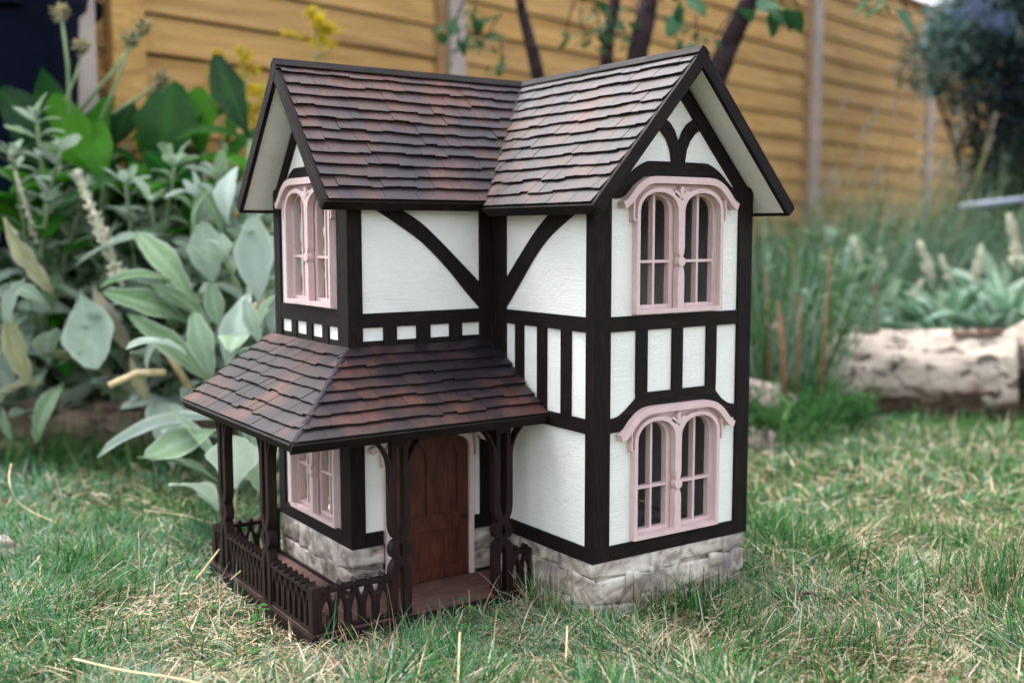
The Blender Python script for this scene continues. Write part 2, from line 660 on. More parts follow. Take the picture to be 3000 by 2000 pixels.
def spline(pts, n=6):
    """smooth open curve through points"""
    out = []
    P = [pts[0]] + list(pts) + [pts[-1]]
    for i in range(1, len(P) - 2):
        p0, p1, p2, p3 = P[i - 1], P[i], P[i + 1], P[i + 2]
        for k in range(n):
            t = k / n
            out.append(tuple(0.5 * (2 * p1[j] + (p2[j] - p0[j]) * t + (2 * p0[j] - 5 * p1[j] + 4 * p2[j] - p3[j]) * t * t + (3 * p1[j] - p0[j] - 3 * p2[j] + p3[j]) * t ** 3) for j in range(len(p1))))
    out.append(tuple(pts[-1]))
    return out


def band(mid, w, n=6):
    """outline of a band of width w (number or list) along a smooth centre line"""
    c = spline(mid, n)
    L, R = [], []
    for i, p in enumerate(c):
        q0, q1 = c[max(i - 1, 0)], c[min(i + 1, len(c) - 1)]
        dx, dy = q1[0] - q0[0], q1[1] - q0[1]
        l = math.hypot(dx, dy)
        h = (w if isinstance(w, (int, float)) else w[0] + (w[1] - w[0]) * i / (len(c) - 1)) / 2
        L.append((p[0] - dy / l * h, p[1] + dx / l * h))
        R.append((p[0] + dy / l * h, p[1] - dx / l * h))
    return L + R[::-1]


def rect(a0, a1, b0, b1):
    return [(a0, b0), (a1, b0), (a1, b1), (a0, b1)]


# ================================================================== GROUND
ground_me = bpy.data.meshes.new('ground')
R0 = 300.0
ground_me.from_pydata([(-R0, -R0, -0.004), (R0, -R0, -0.004), (R0, R0, -0.004), (-R0, R0, -0.004)], [], [(0, 1, 2, 3)])
tag(link('ground', ground_me, None, M_BED), kind='structure')

FDIR = Vector((0.9750, 0.2222, 0)).normalized()       # the fence runs this way
FN = Vector((FDIR.y, -FDIR.x, 0))                      # and faces the lawn
FP0 = Vector((0.2979, 2.1945, 0))
# lawn sheet, slightly uneven, from before the camera to the logs
LAWN = [(-2.6, 1.25), (-0.42, 1.55), (0.10, 1.30), (0.85, 1.20), (1.95, 0.95), (2.35, 0.40), (3.2, -0.6), (1.2, -2.4), (-2.2, -2.4), (-3.2, -0.4)]
lb = bmesh.new()
vs = [lb.verts.new((x, y, 0)) for x, y in LAWN]
lb.faces.new(vs)
me = bpy.data.meshes.new('lawn')
lb.to_mesh(me)
lb.free()
tag(link('lawn', me, None, M_SOIL), kind='structure')

# ================================================================== DOLLHOUSE
ZS = 0.035
Lb, Lc, Wd, Wa = 0.2480, 0.2401, 0.2669, 0.30
house = empty('dollhouse', (0, 0, 0))
tag(house, 'miniature half-timbered dollhouse with brown shingle roofs and pink arched windows on the lawn', 'dollhouse')


def PA(a, b, w):
    return Vector((a, -w, b + ZS))


def PB(a, b, w):
    return Vector((-w, a, b + ZS))


def PC(a, b, w):
    return Vector((a, Lb - w, b + ZS))


def PD(a, b, w):
    return Vector((-Lc - w, a, b + ZS))


def PX(a, b, c):
    return Vector((a, b, c + ZS))


TW = 0.0045          # how far the timber stands proud of the painted panels
ZB, ZBT, Z2B, Z2T, ZMB, ZMT = 0.056, 0.0766, 0.2352, 0.2550, 0.3738, 0.3942
XE, ZE, ZR, YV = -0.0353, 0.5451, 0.7534, -0.0393
YE, ZEL, XV = 0.2174, 0.5521, -0.2816
XR, YR = 0.150, 0.3814
KR = (ZR - ZE) / (XR - XE)
KL = (ZR - ZEL) / (YR - YE)


def timber(name, M, outer, w1=0.0, grain='v', holes=(), w0=-TW - 0.002, bev=0.0005, mtl=None):
    o = MB().plate(M, outer, w0, w1, holes, grain, uvo=(random.random() * 3, random.random() * 3)).build(name, mtl or M_TIMBER, house)
    return bevel(o, bev)


random.seed(5)
WIN_A_LOW, WIN_A_UP = (0.152, 0.0790), (0.152, 0.3965)
WIN_D_LOW, WIN_D_UP = (0.374, 0.0790), (0.374, 0.4010)
HW = [(-0.0768, 0.004), (0.0768, 0.004), (0.0768, 0.150), (0.066, 0.1665), (0.045, 0.1735), (-0.045, 0.1735), (-0.066, 0.1665), (-0.0768, 0.150)]


def hole(c):
    return [(c[0] + a, c[1] + b) for a, b in HW]


def wall(M, outer, holes=()):
    w = MB().plate(M, outer, -TW - 0.005, -TW, holes, 'v', uvo=(random.random() * 5, random.random() * 5)).build('wall', M_WHITE, house)
    i = MB().plate(M, outer, -TW - 0.0075, -TW - 0.0055, holes, 'v').build('wall_lining', M_INNER, house)
    return w


gz = 0.560
wall(PA, [(0.006, ZB), (Wa - 0.006, ZB), (Wa - 0.006, gz + 0.004), (XR, ZR - 0.024), (0.006, gz + 0.004)], [hole(WIN_A_LOW), hole(WIN_A_UP)])
wall(PB, rect(0.0046, Lb + 0.0044, ZB, gz))
DOORX = -0.1105
wall(PC, [(-Lc + 0.006, ZB), (DOORX - 0.070, ZB), (DOORX - 0.070, 0.19), (DOORX, 0.213), (DOORX + 0.070, 0.19), (DOORX + 0.070, ZB), (0.0044, ZB), (0.0044, gz), (-Lc + 0.006, gz)])
wall(PD, [(Lb + 0.006, ZB), (Lb + Wd - 0.006, ZB), (Lb + Wd - 0.006, gz + 0.006), (YR, ZR - 0.025), (Lb + 0.006, gz + 0.006)], [hole(WIN_D_LOW), hole(WIN_D_UP)])
# far right wall, inside floors and partition (the back of the left wing stands open)
o = MB().box(Wa - 0.006, Wa, 0.004, Lb + Wd - 0.004, ZB, gz, PX).build('wall', M_INNER, house)
o['label'] = 'plain side wall seen inside through the windows'
for z0, nm in ((ZB - 0.03, 'floor'), (ZMB + 0.006, 'floor')):
    MB().box(0.014, Wa - 0.0065, 0.014, Lb + Wd - 0.004, z0, z0 + 0.006, PX).build('floor', M_FLOOR, house)
    MB().box(-Lc + 0.014, 0.0135, Lb + 0.014, Lb + Wd - 0.004, z0, z0 + 0.006, PX).build('floor', M_FLOOR, house)
MB().box(0.02, Wa - 0.0065, Lb + Wd - 0.0039, Lb + Wd, ZB, gz, PX).build('wall', M_INNER, house)  # added to close the right wing's back and dim the rooms
MB().box(0.012, 0.0160, Lb + 0.02, Lb + Wd - 0.02, ZB - 0.02, ZMB, PX).build('partition', M_INNER, house)

# --- posts
def post_box(x0, x1, y0, y1, z0, z1):
    o = MB().box(x0, x1, y0, y1, z0, z1, PX).build('corner_post', M_TIMBER, house)
    return bevel(o, 0.0012, 3)


post_box(0.0, 0.0312, 0.0, 0.0174, ZB, 0.583)
post_box(Wa - 0.0278, Wa, 0.0, 0.030, ZB, 0.574)
post_box(-Lc, -0.2168, Lb, 0.2835, ZB, 0.585)
post_box(-Lc, -0.220, 0.4905, Lb + Wd, ZB, 0.576)
timber('inner_post', PC, rect(-0.0205, 0.0, ZB, 0.565), 0.0005)
timber('inner_post', PB, rect(0.2125, 0.2472, ZB, 0.565), 0.0005)

# --- front gable face (A)
xa0, xa1 = 0.0312, Wa - 0.0278
timber('sill_beam', PA, rect(xa0, xa1, ZB, ZBT), -0.0004, 'h')
timber('floor_beam', PA, rect(xa0, xa1, ZMB, ZMT), -0.0004, 'h')
arch_top = spline([(0.0312, 0.2545), (0.046, 0.2565), (0.0600, 0.2645), (0.0780, 0.2790)], 5) + [(0.0784, 0.2862), (0.2300, 0.2862)] + spline([(0.2304, 0.2780), (0.2430, 0.2655), (0.2580, 0.2570), (0.2722, 0.2545)], 5)
arch_bot = spline([(0.2722, 0.2345), (0.2560, 0.2362), (0.2400, 0.2470), (0.2240, 0.2590), (0.2020, 0.2655), (0.1020, 0.2655), (0.0810, 0.2590), (0.0660, 0.2470), (0.0490, 0.2365), (0.0312, 0.2350)], 4)
timber('arched_beam', PA, arch_top + arch_bot, -0.0008, 'h')
for a0, a1 in ((0.0776, 0.0980), (0.1443, 0.1643), (0.2108, 0.2308)):
    timber('stud', PA, rect(a0, a1, 0.2855, ZMB + 0.001), -0.0010)


def gable(M, c, k):
    """rafters, arched collar and forked brace of a gable; c centre, k width factor"""
    def T(p):
        return (c + (p[0] - 0.152) * k, p[1])
    ins = lambda x: 0.697 - 1.12 * abs(x - 0.152)
    for sgn in (-1, 1):
        xo = 0.152 + sgn * 0.1465
        xi = 0.152 + sgn * 0.1205
        poly = [(0.152, 0.727), (xo, 0.727 - 1.118 * 0.1465), (xo, 0.553), (xi, 0.553), (xi, ins(xi)), (0.152, 0.697)]
        timber('rafter', M, [T(p) for p in poly], -0.0002 - (0.0003 if sgn > 0 else 0))
    top = spline([(0.0340, 0.5660), (0.0520, 0.5770), (0.0720, 0.5935), (0.0920, 0.6035), (0.1080, 0.6055), (0.1960, 0.6055), (0.2120, 0.6035), (0.2320, 0.5935), (0.2520, 0.5770), (0.2700, 0.5660)], 5)
    bot = spline([(0.2722, 0.5540), (0.2560, 0.5545), (0.2390, 0.5660), (0.2230, 0.5790), (0.2020, 0.5850), (0.1020, 0.5850), (0.0810, 0.5790), (0.0650, 0.5660), (0.0480, 0.5545), (0.0318, 0.5540)], 5)
    timber('arched_collar', M, [T(p) for p in top + bot], -0.0008, 'h')
    fork = [(0.1110, 0.6530), (0.1235, 0.6660), (0.1360, 0.6585), (0.1440, 0.6495), (0.1495, 0.6385), (0.1520, 0.6310), (0.1545, 0.6385), (0.1600, 0.6495), (0.1680, 0.6585), (0.1805, 0.6660), (0.1940, 0.6530), (0.1825, 0.6450), (0.1735, 0.6350), (0.1672, 0.6220), (0.1640, 0.6040), (0.1400, 0.6040), (0.1368, 0.6220), (0.1305, 0.6350), (0.1215, 0.6450)]
    timber('forked_brace', M, [T(p) for p in fork], -0.0012)


gable(PA, 0.151, 1.0)
gable(PD, 0.3814, 0.9)

# --- inner side face (B)
yb0, yb1 = 0.0174, 0.2125
timber('sill_beam', PB, rect(yb0, yb1, ZB, ZBT), -0.0004, 'h')
timber('middle_beam', PB, rect(yb0, yb1, Z2B, Z2T), -0.0004, 'h')
timber('floor_beam', PB, rect(yb0, yb1, ZMB, ZMT), -0.0004, 'h')
for a0, a1 in ((0.1667, 0.1872), (0.1097, 0.1313), (0.0524, 0.0745)):
    timber('stud', PB, rect(a0, a1, Z2T - 0.001, ZMB + 0.001), -0.0010)
up = [(0.076, 0.552), (0.1013, 0.5356), (0.1280, 0.5165), (0.1513, 0.4971), (0.1883, 0.4623), (0.2145, 0.4366)]
lo = [(0.2146, 0.3950), (0.1900, 0.4205), (0.1667, 0.4450), (0.1361, 0.4765), (0.0994, 0.5048), (0.0404, 0.5357), (0.010, 0.548)]
timber('curved_brace', PB, spline(up, 4) + spline(lo, 4), -0.0012)
# --- long side face (C)
xc0, xc1 = -0.2168, -0.0205
timber('floor_beam', PC, rect(xc0, xc1, ZMB, ZMT), -0.0004, 'h')
for a0, a1 in ((-0.1835, -0.1622), (-0.1296, -0.1065), (-0.0736, -0.0517)):
    timber('stud', PC, rect(a0, a1, 0.340, ZMB + 0.001), -0.0010)
timber('foot_rail', PC, rect(xc0, xc1, 0.340, 0.3545), -0.0028, 'h')
up = [(-0.1800, 0.5540), (-0.1560, 0.5427), (-0.1219, 0.5233), (-0.0860, 0.4937), (-0.0448, 0.4561), (-0.0195, 0.4330)]
lo = [(-0.0195, 0.3945), (-0.0480, 0.4240), (-0.0760, 0.4549), (-0.1163, 0.4922), (-0.1553, 0.5181), (-0.1969, 0.5423), (-0.2100, 0.5490)]
timber('curved_brace', PC, spline(up, 4) + spline(lo, 4), -0.0012)
timber('sill_beam', PC, rect(xc0, -0.188, ZB, ZBT), -0.0004, 'h')
timber('sill_beam', PC, rect(-0.0345, xc1, ZB, ZBT), -0.0004, 'h')
# --- left gable face (D)
yd0, yd1 = 0.2835, 0.4905
timber('floor_beam', PD, rect(yd0, yd1, ZMB, 0.3985), -0.0004, 'h')
timber('sill_beam', PD, rect(yd0, yd1, ZB, ZBT), -0.0004, 'h')
for a0, a1 in ((0.4336, 0.4530), (0.3755, 0.3960), (0.3187, 0.3390)):
    timber('stud', PD, rect(a0, a1, 0.340, ZMB + 0.001), -0.0010)
timber('foot_rail', PD, rect(yd0, yd1, 0.340, 0.3545), -0.0028, 'h')

# --- pink windows
def ell(cx, cy, a, b, t0, t1, n, p=2.0):
    out = []
    for i in range(n + 1):
        t = rad(t0 + (t1 - t0) * i / n)
        c, s_ = math.cos(t), math.sin(t)
        out.append((cx + a * math.copysign(abs(c) ** (2 / p), c), cy + b * math.copysign(abs(s_) ** (2 / p), s_)))
    return out


VS = 0.1395


def opening(sgn, inset=0.0, vb=0.0065):
    """arched light with the waisted mullion side"""
    a0, a1 = 0.0060 + inset, 0.0758 - inset
    c = (a0 + a1) / 2
    pts = [(a0, vb)]
    if vb < 0.05:
        # baluster outline: pointed ends around the knob
        pts += [(a0, 0.0520), (a0 - 0.0008, 0.0585), (a0 - 0.0030, 0.0640), (a0 - 0.0045, 0.0665), (a0 - 0.0045, 0.0755), (a0 - 0.0030, 0.0785), (a0 - 0.0008, 0.0840), (a0, 0.0910)]
    pts += [(a0, VS)]
    arc = ell(c, VS, (a1 - a0) / 2, 0.0275 - inset, 180, 0, 16, 2.15)
    pts += arc[1:]
    pts += [(a1, vb)]
    return [(sgn * p[0], p[1]) for p in pts]


def window(M0, c, label=None):
    M = lambda a, b, w: M0(c[0] + a, c[1] + b, w - TW)
    L = ell(-0.0385, VS, 0.0430, 0.0335, 180, 27, 16, 2.1)
    outer = [(-0.0815, 0.0)] + [(0.0815, 0.0)] + [(-p[0], p[1]) for p in L] + L[::-1]
    fr = MB().plate(M, outer, 0.0005, 0.0105, [opening(-1), opening(1)])
    win = bevel(fr.build('window', M_PINK, house), 0.0006)
    if label:
        win['label'] = label
    # backing board with the hooked rim
    back = [(-0.0872, 0.126), (-0.0815, 0.126), (-0.0805, VS)] + ell(-0.0385, VS, 0.0425, 0.0325, 178, 30, 12, 2.1)
    back2 = [(-p[0], p[1]) for p in back][::-1]
    topb = spline([(0.0872, 0.126), (0.0872, 0.150), (0.0800, 0.168), (0.0600, 0.1805), (0.045, 0.183)], 4)
    outl = back + back2 + topb + [(-p[0], p[1]) for p in topb][::-1]
    bevel(MB().plate(M, outl, 0.0002, 0.0018).build('backing', M_PINK, win), 0.0004)
    for sg in (-1, 1):
        hook = [(sg * 0.0862, 0.158), (sg * 0.0864, 0.145), (sg * 0.0864, 0.132), (sg * 0.0852, 0.1285), (sg * 0.0825, 0.1282)]
        bevel(MB().plate(M, band(hook, 0.0026, 4), 0.0017, 0.0100).build('rim', M_PINK, win), 0.0004)
    hh = [(0.1075, 0.1485), (0.1010, 0.1512), (0.0950, 0.1565), (0.0885, 0.1638), (0.0810, 0.1712), (0.0715, 0.1778), (0.0610, 0.1818), (0.0500, 0.1832), (0.0380, 0.1834), (0.0180, 0.1834), (0.0, 0.1834)]
    hm = [(-p[0], p[1]) for p in hh[:-1]] + hh[::-1]
    bevel(MB().plate(M, band(hm, 0.0095, 4), 0.0012, 0.0145).build('hood', M_PINK, win), 0.0009, 2)
    # sash set back in the wall
    def light(sg):
        o_ = opening(sg, 0.0025, 0.0100)
        return o_
    rail = []
    so_ = [(-0.0790, 0.003), (0.0790, 0.003), (0.0790, VS)] + [(-p[0], p[1]) for p in ell(-0.0395, VS, 0.0395, 0.0305, 180, 30, 12, 2.1)] + ell(-0.0395, VS, 0.0395, 0.0305, 30, 180, 12, 2.1)
    holes = []
    for sg in (-1, 1):
        a0, a1, am = 0.0130, 0.0720, 0.0415
        arcL = ell(0.0425, VS, 0.0295, 0.0240, 180, 92, 8, 2.15)
        arcR = ell(0.0425, VS, 0.0295, 0.0240, 88, 0, 8, 2.15)
        m = 0.0019
        up1 = [(0.0130, 0.0735), (am - m, 0.0735), (am - m, VS + 0.0236)] + [(min(p[0], am - m), p[1]) for p in arcL[::-1][1:]]
        up2 = [(am + m, 0.0735), (0.0715, 0.0735)] + arcR[::-1][:-1] + [(am + m, VS + 0.0238)]
        lo1 = [(0.0130, 0.0115), (am - m, 0.0115), (am - m, 0.0697), (0.0130, 0.0697)]
        lo2 = [(am + m, 0.0115), (0.0715, 0.0115), (0.0715, 0.0697), (am + m, 0.0697)]
        for h in (up1, up2, lo1, lo2):
            holes.append([(sg * p[0], p[1]) for p in h])
    bevel(MB().plate(M, so_, -0.0115, -0.0015, holes).build('sash', M_PINK, win), 0.0004)
    kb = MB()
    kn = [(0.0068 * math.cos(t * math.pi / 8), 0.0710 + 0.0068 * math.sin(t * math.pi / 8)) for t in range(16)]
    kb.plate(M, kn, 0.002, 0.0122)
    bevel(kb.build('knob', M_PINK, win), 0.0010, 2)
    # three-lobed flower over the mullion
    fl = MB()
    for ang, ln in ((0, 0.0170), (54, 0.0165), (-54, 0.0165)):
        t = rad(ang)
        ax = Vector((math.sin(t), math.cos(t)))
        nx = Vector((math.cos(t), -math.sin(t)))
        pts = []
        for i in range(14):
            q = 2 * math.pi * i / 14
            y_ = (1 - math.cos(q)) / 2
            x_ = math.sin(q) * 0.0042 * (0.45 + 0.75 * y_)
            pts.append((ax.x * y_ * ln + nx.x * x_, 0.1585 + ax.y * y_ * ln + nx.y * x_))
        fl.plate(M, pts, 0.0016, 0.0105 + 0.0006 * (ang == 0) + 0.0003 * (ang > 0))
    bevel(fl.build('flower_ornament', M_PINK, win), 0.0006)
    return win


window(PA, WIN_A_LOW, 'lower pink arched window of the right gable')
window(PA, WIN_A_UP, 'upper pink arched window of the right gable')
window(PD, WIN_D_LOW, 'pink arched window under the porch')
window(PD, WIN_D_UP, 'upper pink arched window of the left gable')

# --- front door in its pink frame
def MDR(a, b, w):
    return PC(DOORX + a, b, w - TW)


dz0 = -0.0115
dfo = [(-0.0745, dz0), (0.0745, dz0), (0.0745, 0.188)] + ell(0, 0.188, 0.0745, 0.030, 0, 180, 20, 2.4)[1:]
dfi = [(-0.0675, dz0 + 0.0005), (0.0675, dz0 + 0.0005), (0.0675, 0.186)] + ell(0, 0.186, 0.0675, 0.025, 0, 180, 20, 2.4)[1:]
frame = MB().plate(MDR, dfo[:1] + [(-0.0675, dz0), (-0.0675, 0.186)] + ell(0, 0.186, 0.0675, 0.025, 180, 0, 20, 2.4)[1:] + [(0.0675, dz0)] + dfo[1:], 0.0004, 0.0095).build('door_frame', M_PINK, house)
bevel(frame, 0.0005)
for sg in (-1, 1):
    hook = [(sg * 0.0792, 0.205), (sg * 0.0794, 0.190), (sg * 0.0794, 0.175), (sg * 0.0782, 0.1712), (sg * 0.0752, 0.1708)]
    bevel(MB().plate(MDR, band(hook, 0.0030, 4), 0.0004, 0.0090).build('rim', M_PINK, frame), 0.0004)
ph = [(-0.0990, 0.196), (-0.0900, 0.2000), (-0.0780, 0.2110), (-0.0620, 0.2215), (-0.0480, 0.2240), (0.0480, 0.2240), (0.0620, 0.2215), (0.0780, 0.2110), (0.0900, 0.2000), (0.0990, 0.196)]
bevel(MB().plate(MDR, band(ph, 0.0090, 5), 0.0010, 0.0120).build('hood', M_PINK, frame), 0.0008)
lowp = rect(-0.0500, 0.0480, 0.0080, 0.0640)
upl = [(-0.0500, 0.0880), (-0.0055, 0.0880), (-0.0055, 0.172)] + ell(-0.02775, 0.172, 0.02225, 0.028, 0, 180, 10)[1:-1] + [(-0.0500, 0.172)]
upr = [(0.0055, 0.0880), (0.0480, 0.0880), (0.0480, 0.172)] + ell(0.02675, 0.172, 0.02125, 0.028, 0, 180, 10)[1:-1] + [(0.0055, 0.172)]
door = MB().plate(MDR, [(-0.0670, dz0 - 0.0004), (0.0670, dz0 - 0.0004), (0.0670, 0.186)] + ell(0, 0.186, 0.0670, 0.0245, 0, 180, 20, 2.4)[1:], -0.0035, 0.0040, [lowp, upl, upr]).build('door', M_DOOR, house)
bevel(door, 0.0007)


def shrink(poly, d):
    cx = sum(p[0] for p in poly) / len(poly)
    cy = sum(p[1] for p in poly) / len(poly)
    hx = max(abs(p[0] - cx) for p in poly)
    hy = max(abs(p[1] - cy) for p in poly)
    return [(cx + (p[0] - cx) * (1 - d / hx), cy + (p[1] - cy) * (1 - d / hy)) for p in poly]


for pl in (lowp, upl, upr):
    bevel(MB().plate(MDR, shrink(pl, -0.001), -0.003, 0.0006, uvo=(random.random(), random.random())).build('panel', M_DOOR, door), 0.0004)
MB().box(DOORX - 0.074, DOORX + 0.074, Lb + 0.009, Lb + 0.0125, -0.03, ZB, PX).build('door_light_block', M_DOOR, house)  # added board behind the door, stops light through the gap below
kb = MB()
kb.plate(MDR, [(0.0575 + 0.0036 * math.cos(t * math.pi / 6), 0.080 + 0.0036 * math.sin(t * math.pi / 6)) for t in range(12)], 0.0035, 0.0100)
bevel(kb.build('door_knob', M_KNOB, door), 0.0012, 2)

# --- stone footing: a core and irregular stones, joints sunk between them
MB().box(0.008, Wa - 0.006, 0.008, Lb + Wd - 0.004, -0.06, ZB - 0.0005, PX).build('footing_core', M_STONE, house)
MB().box(-Lc + 0.008, 0.010, Lb + 0.0125, Lb + Wd - 0.004, -0.06, ZB - 0.0005, PX).build('footing_core', M_STONE, house)


def stones(M, a0, a1, z0, z1, seed, skip=None, lenk=1.0):
    rng = random.Random(seed)
    z = z0
    rows = []
    while z < z1 - 0.012:
        h = rng.uniform(0.030, 0.048)
        if z + h > z1 - 0.016:
            h = z1 - z
        rows.append((z, z + h))
        z += h
    for ri, (za, zb) in enumerate(rows):
        a = a0
        while a < a1 - 0.004:
            l = rng.uniform(0.040, 0.115) * lenk
            if a + l > a1 - 0.020:
                l = a1 - a
            b = a + l
            if skip and not (b < skip[0] or a > skip[1]):
                if a < skip[0] - 0.006:
                    b = skip[0]
                elif b > skip[1] + 0.006:
                    a = skip[1]
                else:
                    a = b
                    continue
            g = 0.0004
            nx, nz = 9, 7
            off = Vector((rng.random() * 20, rng.random() * 20, rng.random() * 20))
            mb = MB()
            jit = [rng.uniform(-0.0075, 0.0075) for _ in range(4)]
            for iz in range(nz + 1):
                for ix in range(nx + 1):
                    u, v = ix / nx, iz / nz
                    x = a + g + (b - a - 2 * g) * u
                    zz = za + g + (zb - za - 2 * g) * v
                    if 0 < iz < nz or True:
                        zz += (jit[0] * (1 - u) + jit[1] * u) * (1 - v) * (za > z0 + 0.001) + (jit[0] * 0 + jit[2] * (1 - u) + jit[3] * u) * v * (zb < z1 - 0.001)
                    e = min(u, 1 - u) * (b - a) / 0.012
                    f = min(v, 1 - v) * (zb - za) / 0.010
                    e = min(1, e)
                    f = min(1, f)
                    rise = (1 - (1 - e) ** 2.2) * (1 - (1 - f) ** 2.2)
                    nn = noise.noise(Vector((x * 38, zz * 46, 0)) + off) * 0.0016 + noise.noise(Vector((x * 120, zz * 130, 3)) + off) * 0.0007
                    w = -0.0024 + 0.0006 * rise + nn * 1.5 * (0.5 + 0.5 * rise)
                    mb.v.append(M(x, zz, min(w, 0.0012)))
            k = nx + 1
            for iz in range(nz):
                for ix in range(nx):
                    i = iz * k + ix
                    mb.face([i, i + 1, i + k + 1, i + k], [(0, 0)] * 4)
            ring = [i for i in range(k)] + [r * k + nx for r in range(1, nz + 1)] + [nz * k + i for i in range(nx - 1, -1, -1)] + [r * k for r in range(nz - 1, 0, -1)]
            base = len(mb.v)
            for i in ring:
                p = mb.v[i]
                q = M(0, 0, 1) - M(0, 0, 0)
                mb.v.append(p - q * 0.004)
            m_ = len(ring)
            for i in range(m_):
                mb.face([ring[i], ring[(i + 1) % m_], base + (i + 1) % m_, base + i], [(0, 0)] * 4)
            mb.build('stone', M_STONE, house, smooth=True)
            a = b


stones(PA, 0.002, Wa - 0.004, -0.045, ZB - 0.0006, 11)
stones(PB, 0.002, Lb - 0.002, -0.045, ZB - 0.0006, 12)
stones(PC, -Lc + 0.002, -0.002, -0.0115, ZB - 0.0006, 13, skip=(DOORX - 0.0760, DOORX + 0.0760))
stones(PD, Lb + 0.002, Lb + Wd - 0.004, -0.0115, ZB - 0.0006, 14)

# --- roofs -----------------------------------------------------------


class Slope:
    def __init__(s, O, sdir, tvec):
        s.O = Vector(O)
        s.s = Vector(sdir).normalized()
        s.t = Vector(tvec).normalized()
        s.n = s.s.cross(s.t)
        if s.n.z < 0:
            s.n = -s.n
        s.T = Vector(tvec).length

    def __call__(s, a, b, w):
        p = s.O + s.s * a + s.t * b + s.n * w
        return Vector((p.x, p.y, p.z + ZS))


SR = Slope((XE, YV, ZE), (0, 1, 0), (XR - XE, 0, ZR - ZE))
SLf = Slope((XV, YE, ZEL), (1, 0, 0), (0, YR - YE, ZR - ZEL))
xe2 = 2 * XR - XE
ye2 = 2 * YR - YE
SR2 = Slope((xe2, YV, ZE), (0, 1, 0), (XR - xe2, 0, ZR - ZE))
SLb = Slope((XV, ye2, ZEL), (1, 0, 0), (0, YR - ye2, ZR - ZEL))
vy0 = YE - (ZEL - ZE) / KL           # valley starts here on the right eave
vx0 = XE + (ZEL - ZE) / KR
polyR = [(0, 0), (vy0 - YV, 0), (YR - YV, SR.T), (0, SR.T)]
polyL = [(0, 0), (vx0 - XV, 0), (XR - XV, SLf.T), (0, SLf.T)]
polyR2 = [(0, 0), (ye2 - YV, 0), (YR - YV, SR2.T), (0, SR2.T)]
polyL2 = [(0, 0), (xe2 - XV, 0), (XR - XV, SLb.T), (0, SLb.T)]
PDp = 0.1465
EX, EY, EZ, PT = -Lc - PDp, Lb - PDp, 0.2505, 0.3470
PYL = 0.529
SPd = Slope((EX, EY, EZ), (0, 1, 0), (PDp, 0, PT - EZ))
SPc = Slope((EX, EY, EZ), (1, 0, 0), (0, PDp, PT - EZ))
polyPd = [(0, 0), (PYL - EY, 0), (PYL - EY, SPd.T), (PDp, SPd.T)]
polyPc = [(0, 0), (-0.0005 - EX, 0), (-0.0005 - EX, SPc.T), (PDp, SPc.T)]

roofs = []
for nm, lab, S, poly in (('roof', 'roof slope of the left wing facing the porch', SLf, polyL), ('roof', 'roof slope of the right wing facing the porch', SR, polyR), ('roof', None, SLb, polyL2), ('roof', None, SR2, polyR2)):
    r = MB().plate(S, clip(poly, 0, 1, S.T - 0.0135), -0.0130, -0.0030).build(nm, M_WHITE, house)
    d = MB().plate(S, clip(poly, 0, 1, S.T - 0.0034), -0.0029, -0.0012).build('underlay', M_TIMBER, r)
    if lab:
        r['label'] = lab
    roofs.append(r)
for nm, lab, S, poly in (('porch_roof', 'porch roof slope wrapped round the left gable', SPd, polyPd), ('porch_roof', 'porch roof slope over the door', SPc, polyPc)):
    r = MB().plate(S, poly, -0.0110, -0.0012).build(nm, M_FRET, house)
    r['label'] = lab
    roofs.append(r)
rL, rR, rLb, rRb, rPd, rPc = roofs


def strip(name, S, outer, w0, w1, parent, grain='h', mtl=None, bev=0.0008):
    o = MB().plate(S, outer, w0, w1, grain=grain, uvo=(random.random() * 4, random.random() * 4)).build(name, mtl or M_TIMBER, parent)
    return bevel(o, bev, 2)


BW = 0.0068
# barge boards down the gable edges, fascias along the eaves
strip('barge_board', SR, rect(-BW, 0, -0.0006, SR.T + 0.0010), -0.0165, 0.0015, rR, 'v')
strip('barge_board', SR2, rect(-BW - 0.0003, -0.0002, -0.0006, SR2.T + 0.0009), -0.0165, 0.0013, rRb, 'v')
strip('barge_board', SLf, rect(-BW, 0, -0.0006, SLf.T + 0.0010), -0.0165, 0.0015, rL, 'v')
strip('barge_board', SLb, rect(-BW - 0.0003, -0.0002, -0.0006, SLb.T + 0.0009), -0.0165, 0.0013, rLb, 'v')
strip('fascia', SR, rect(-BW + 0.0006, vy0 - YV + 0.004, -0.0045, -0.0002), -0.0155, 0.0010, rR)
strip('fascia', SLf, rect(-BW + 0.0006, vx0 - XV + 0.002, -0.0045, -0.0002), -0.0155, 0.0010, rL)
strip('fascia', SR2, rect(-BW + 0.0006, ye2 - YV, -0.0045, -0.0002), -0.0155, 0.0010, rRb)
strip('fascia', SLb, rect(-BW + 0.0006, xe2 - XV, -0.0045, -0.0002), -0.0155, 0.0010, rLb)
strip('ridge_cap', SR, [(-BW - 0.0008, SR.T - 0.0110), (YR - YV - 0.0085, SR.T - 0.0110), (YR - YV + 0.001, SR.T + 0.0030), (-BW - 0.0008, SR.T + 0.0030)], 0.0012, 0.0052, rR)
strip('ridge_cap', SR2, [(-BW - 0.0006, SR2.T - 0.0110), (YR - YV + 0.006, SR2.T - 0.0110), (YR - YV, SR2.T + 0.0012), (-BW - 0.0006, SR2.T + 0.0012)], 0.0010, 0.0048, rRb)
strip('ridge_cap', SLf, [(-BW - 0.0008, SLf.T - 0.0110), (XR - XV - 0.0085, SLf.T - 0.0110), (XR - XV + 0.001, SLf.T + 0.0030), (-BW - 0.0008, SLf.T + 0.0030)], 0.0012, 0.0052, rL)
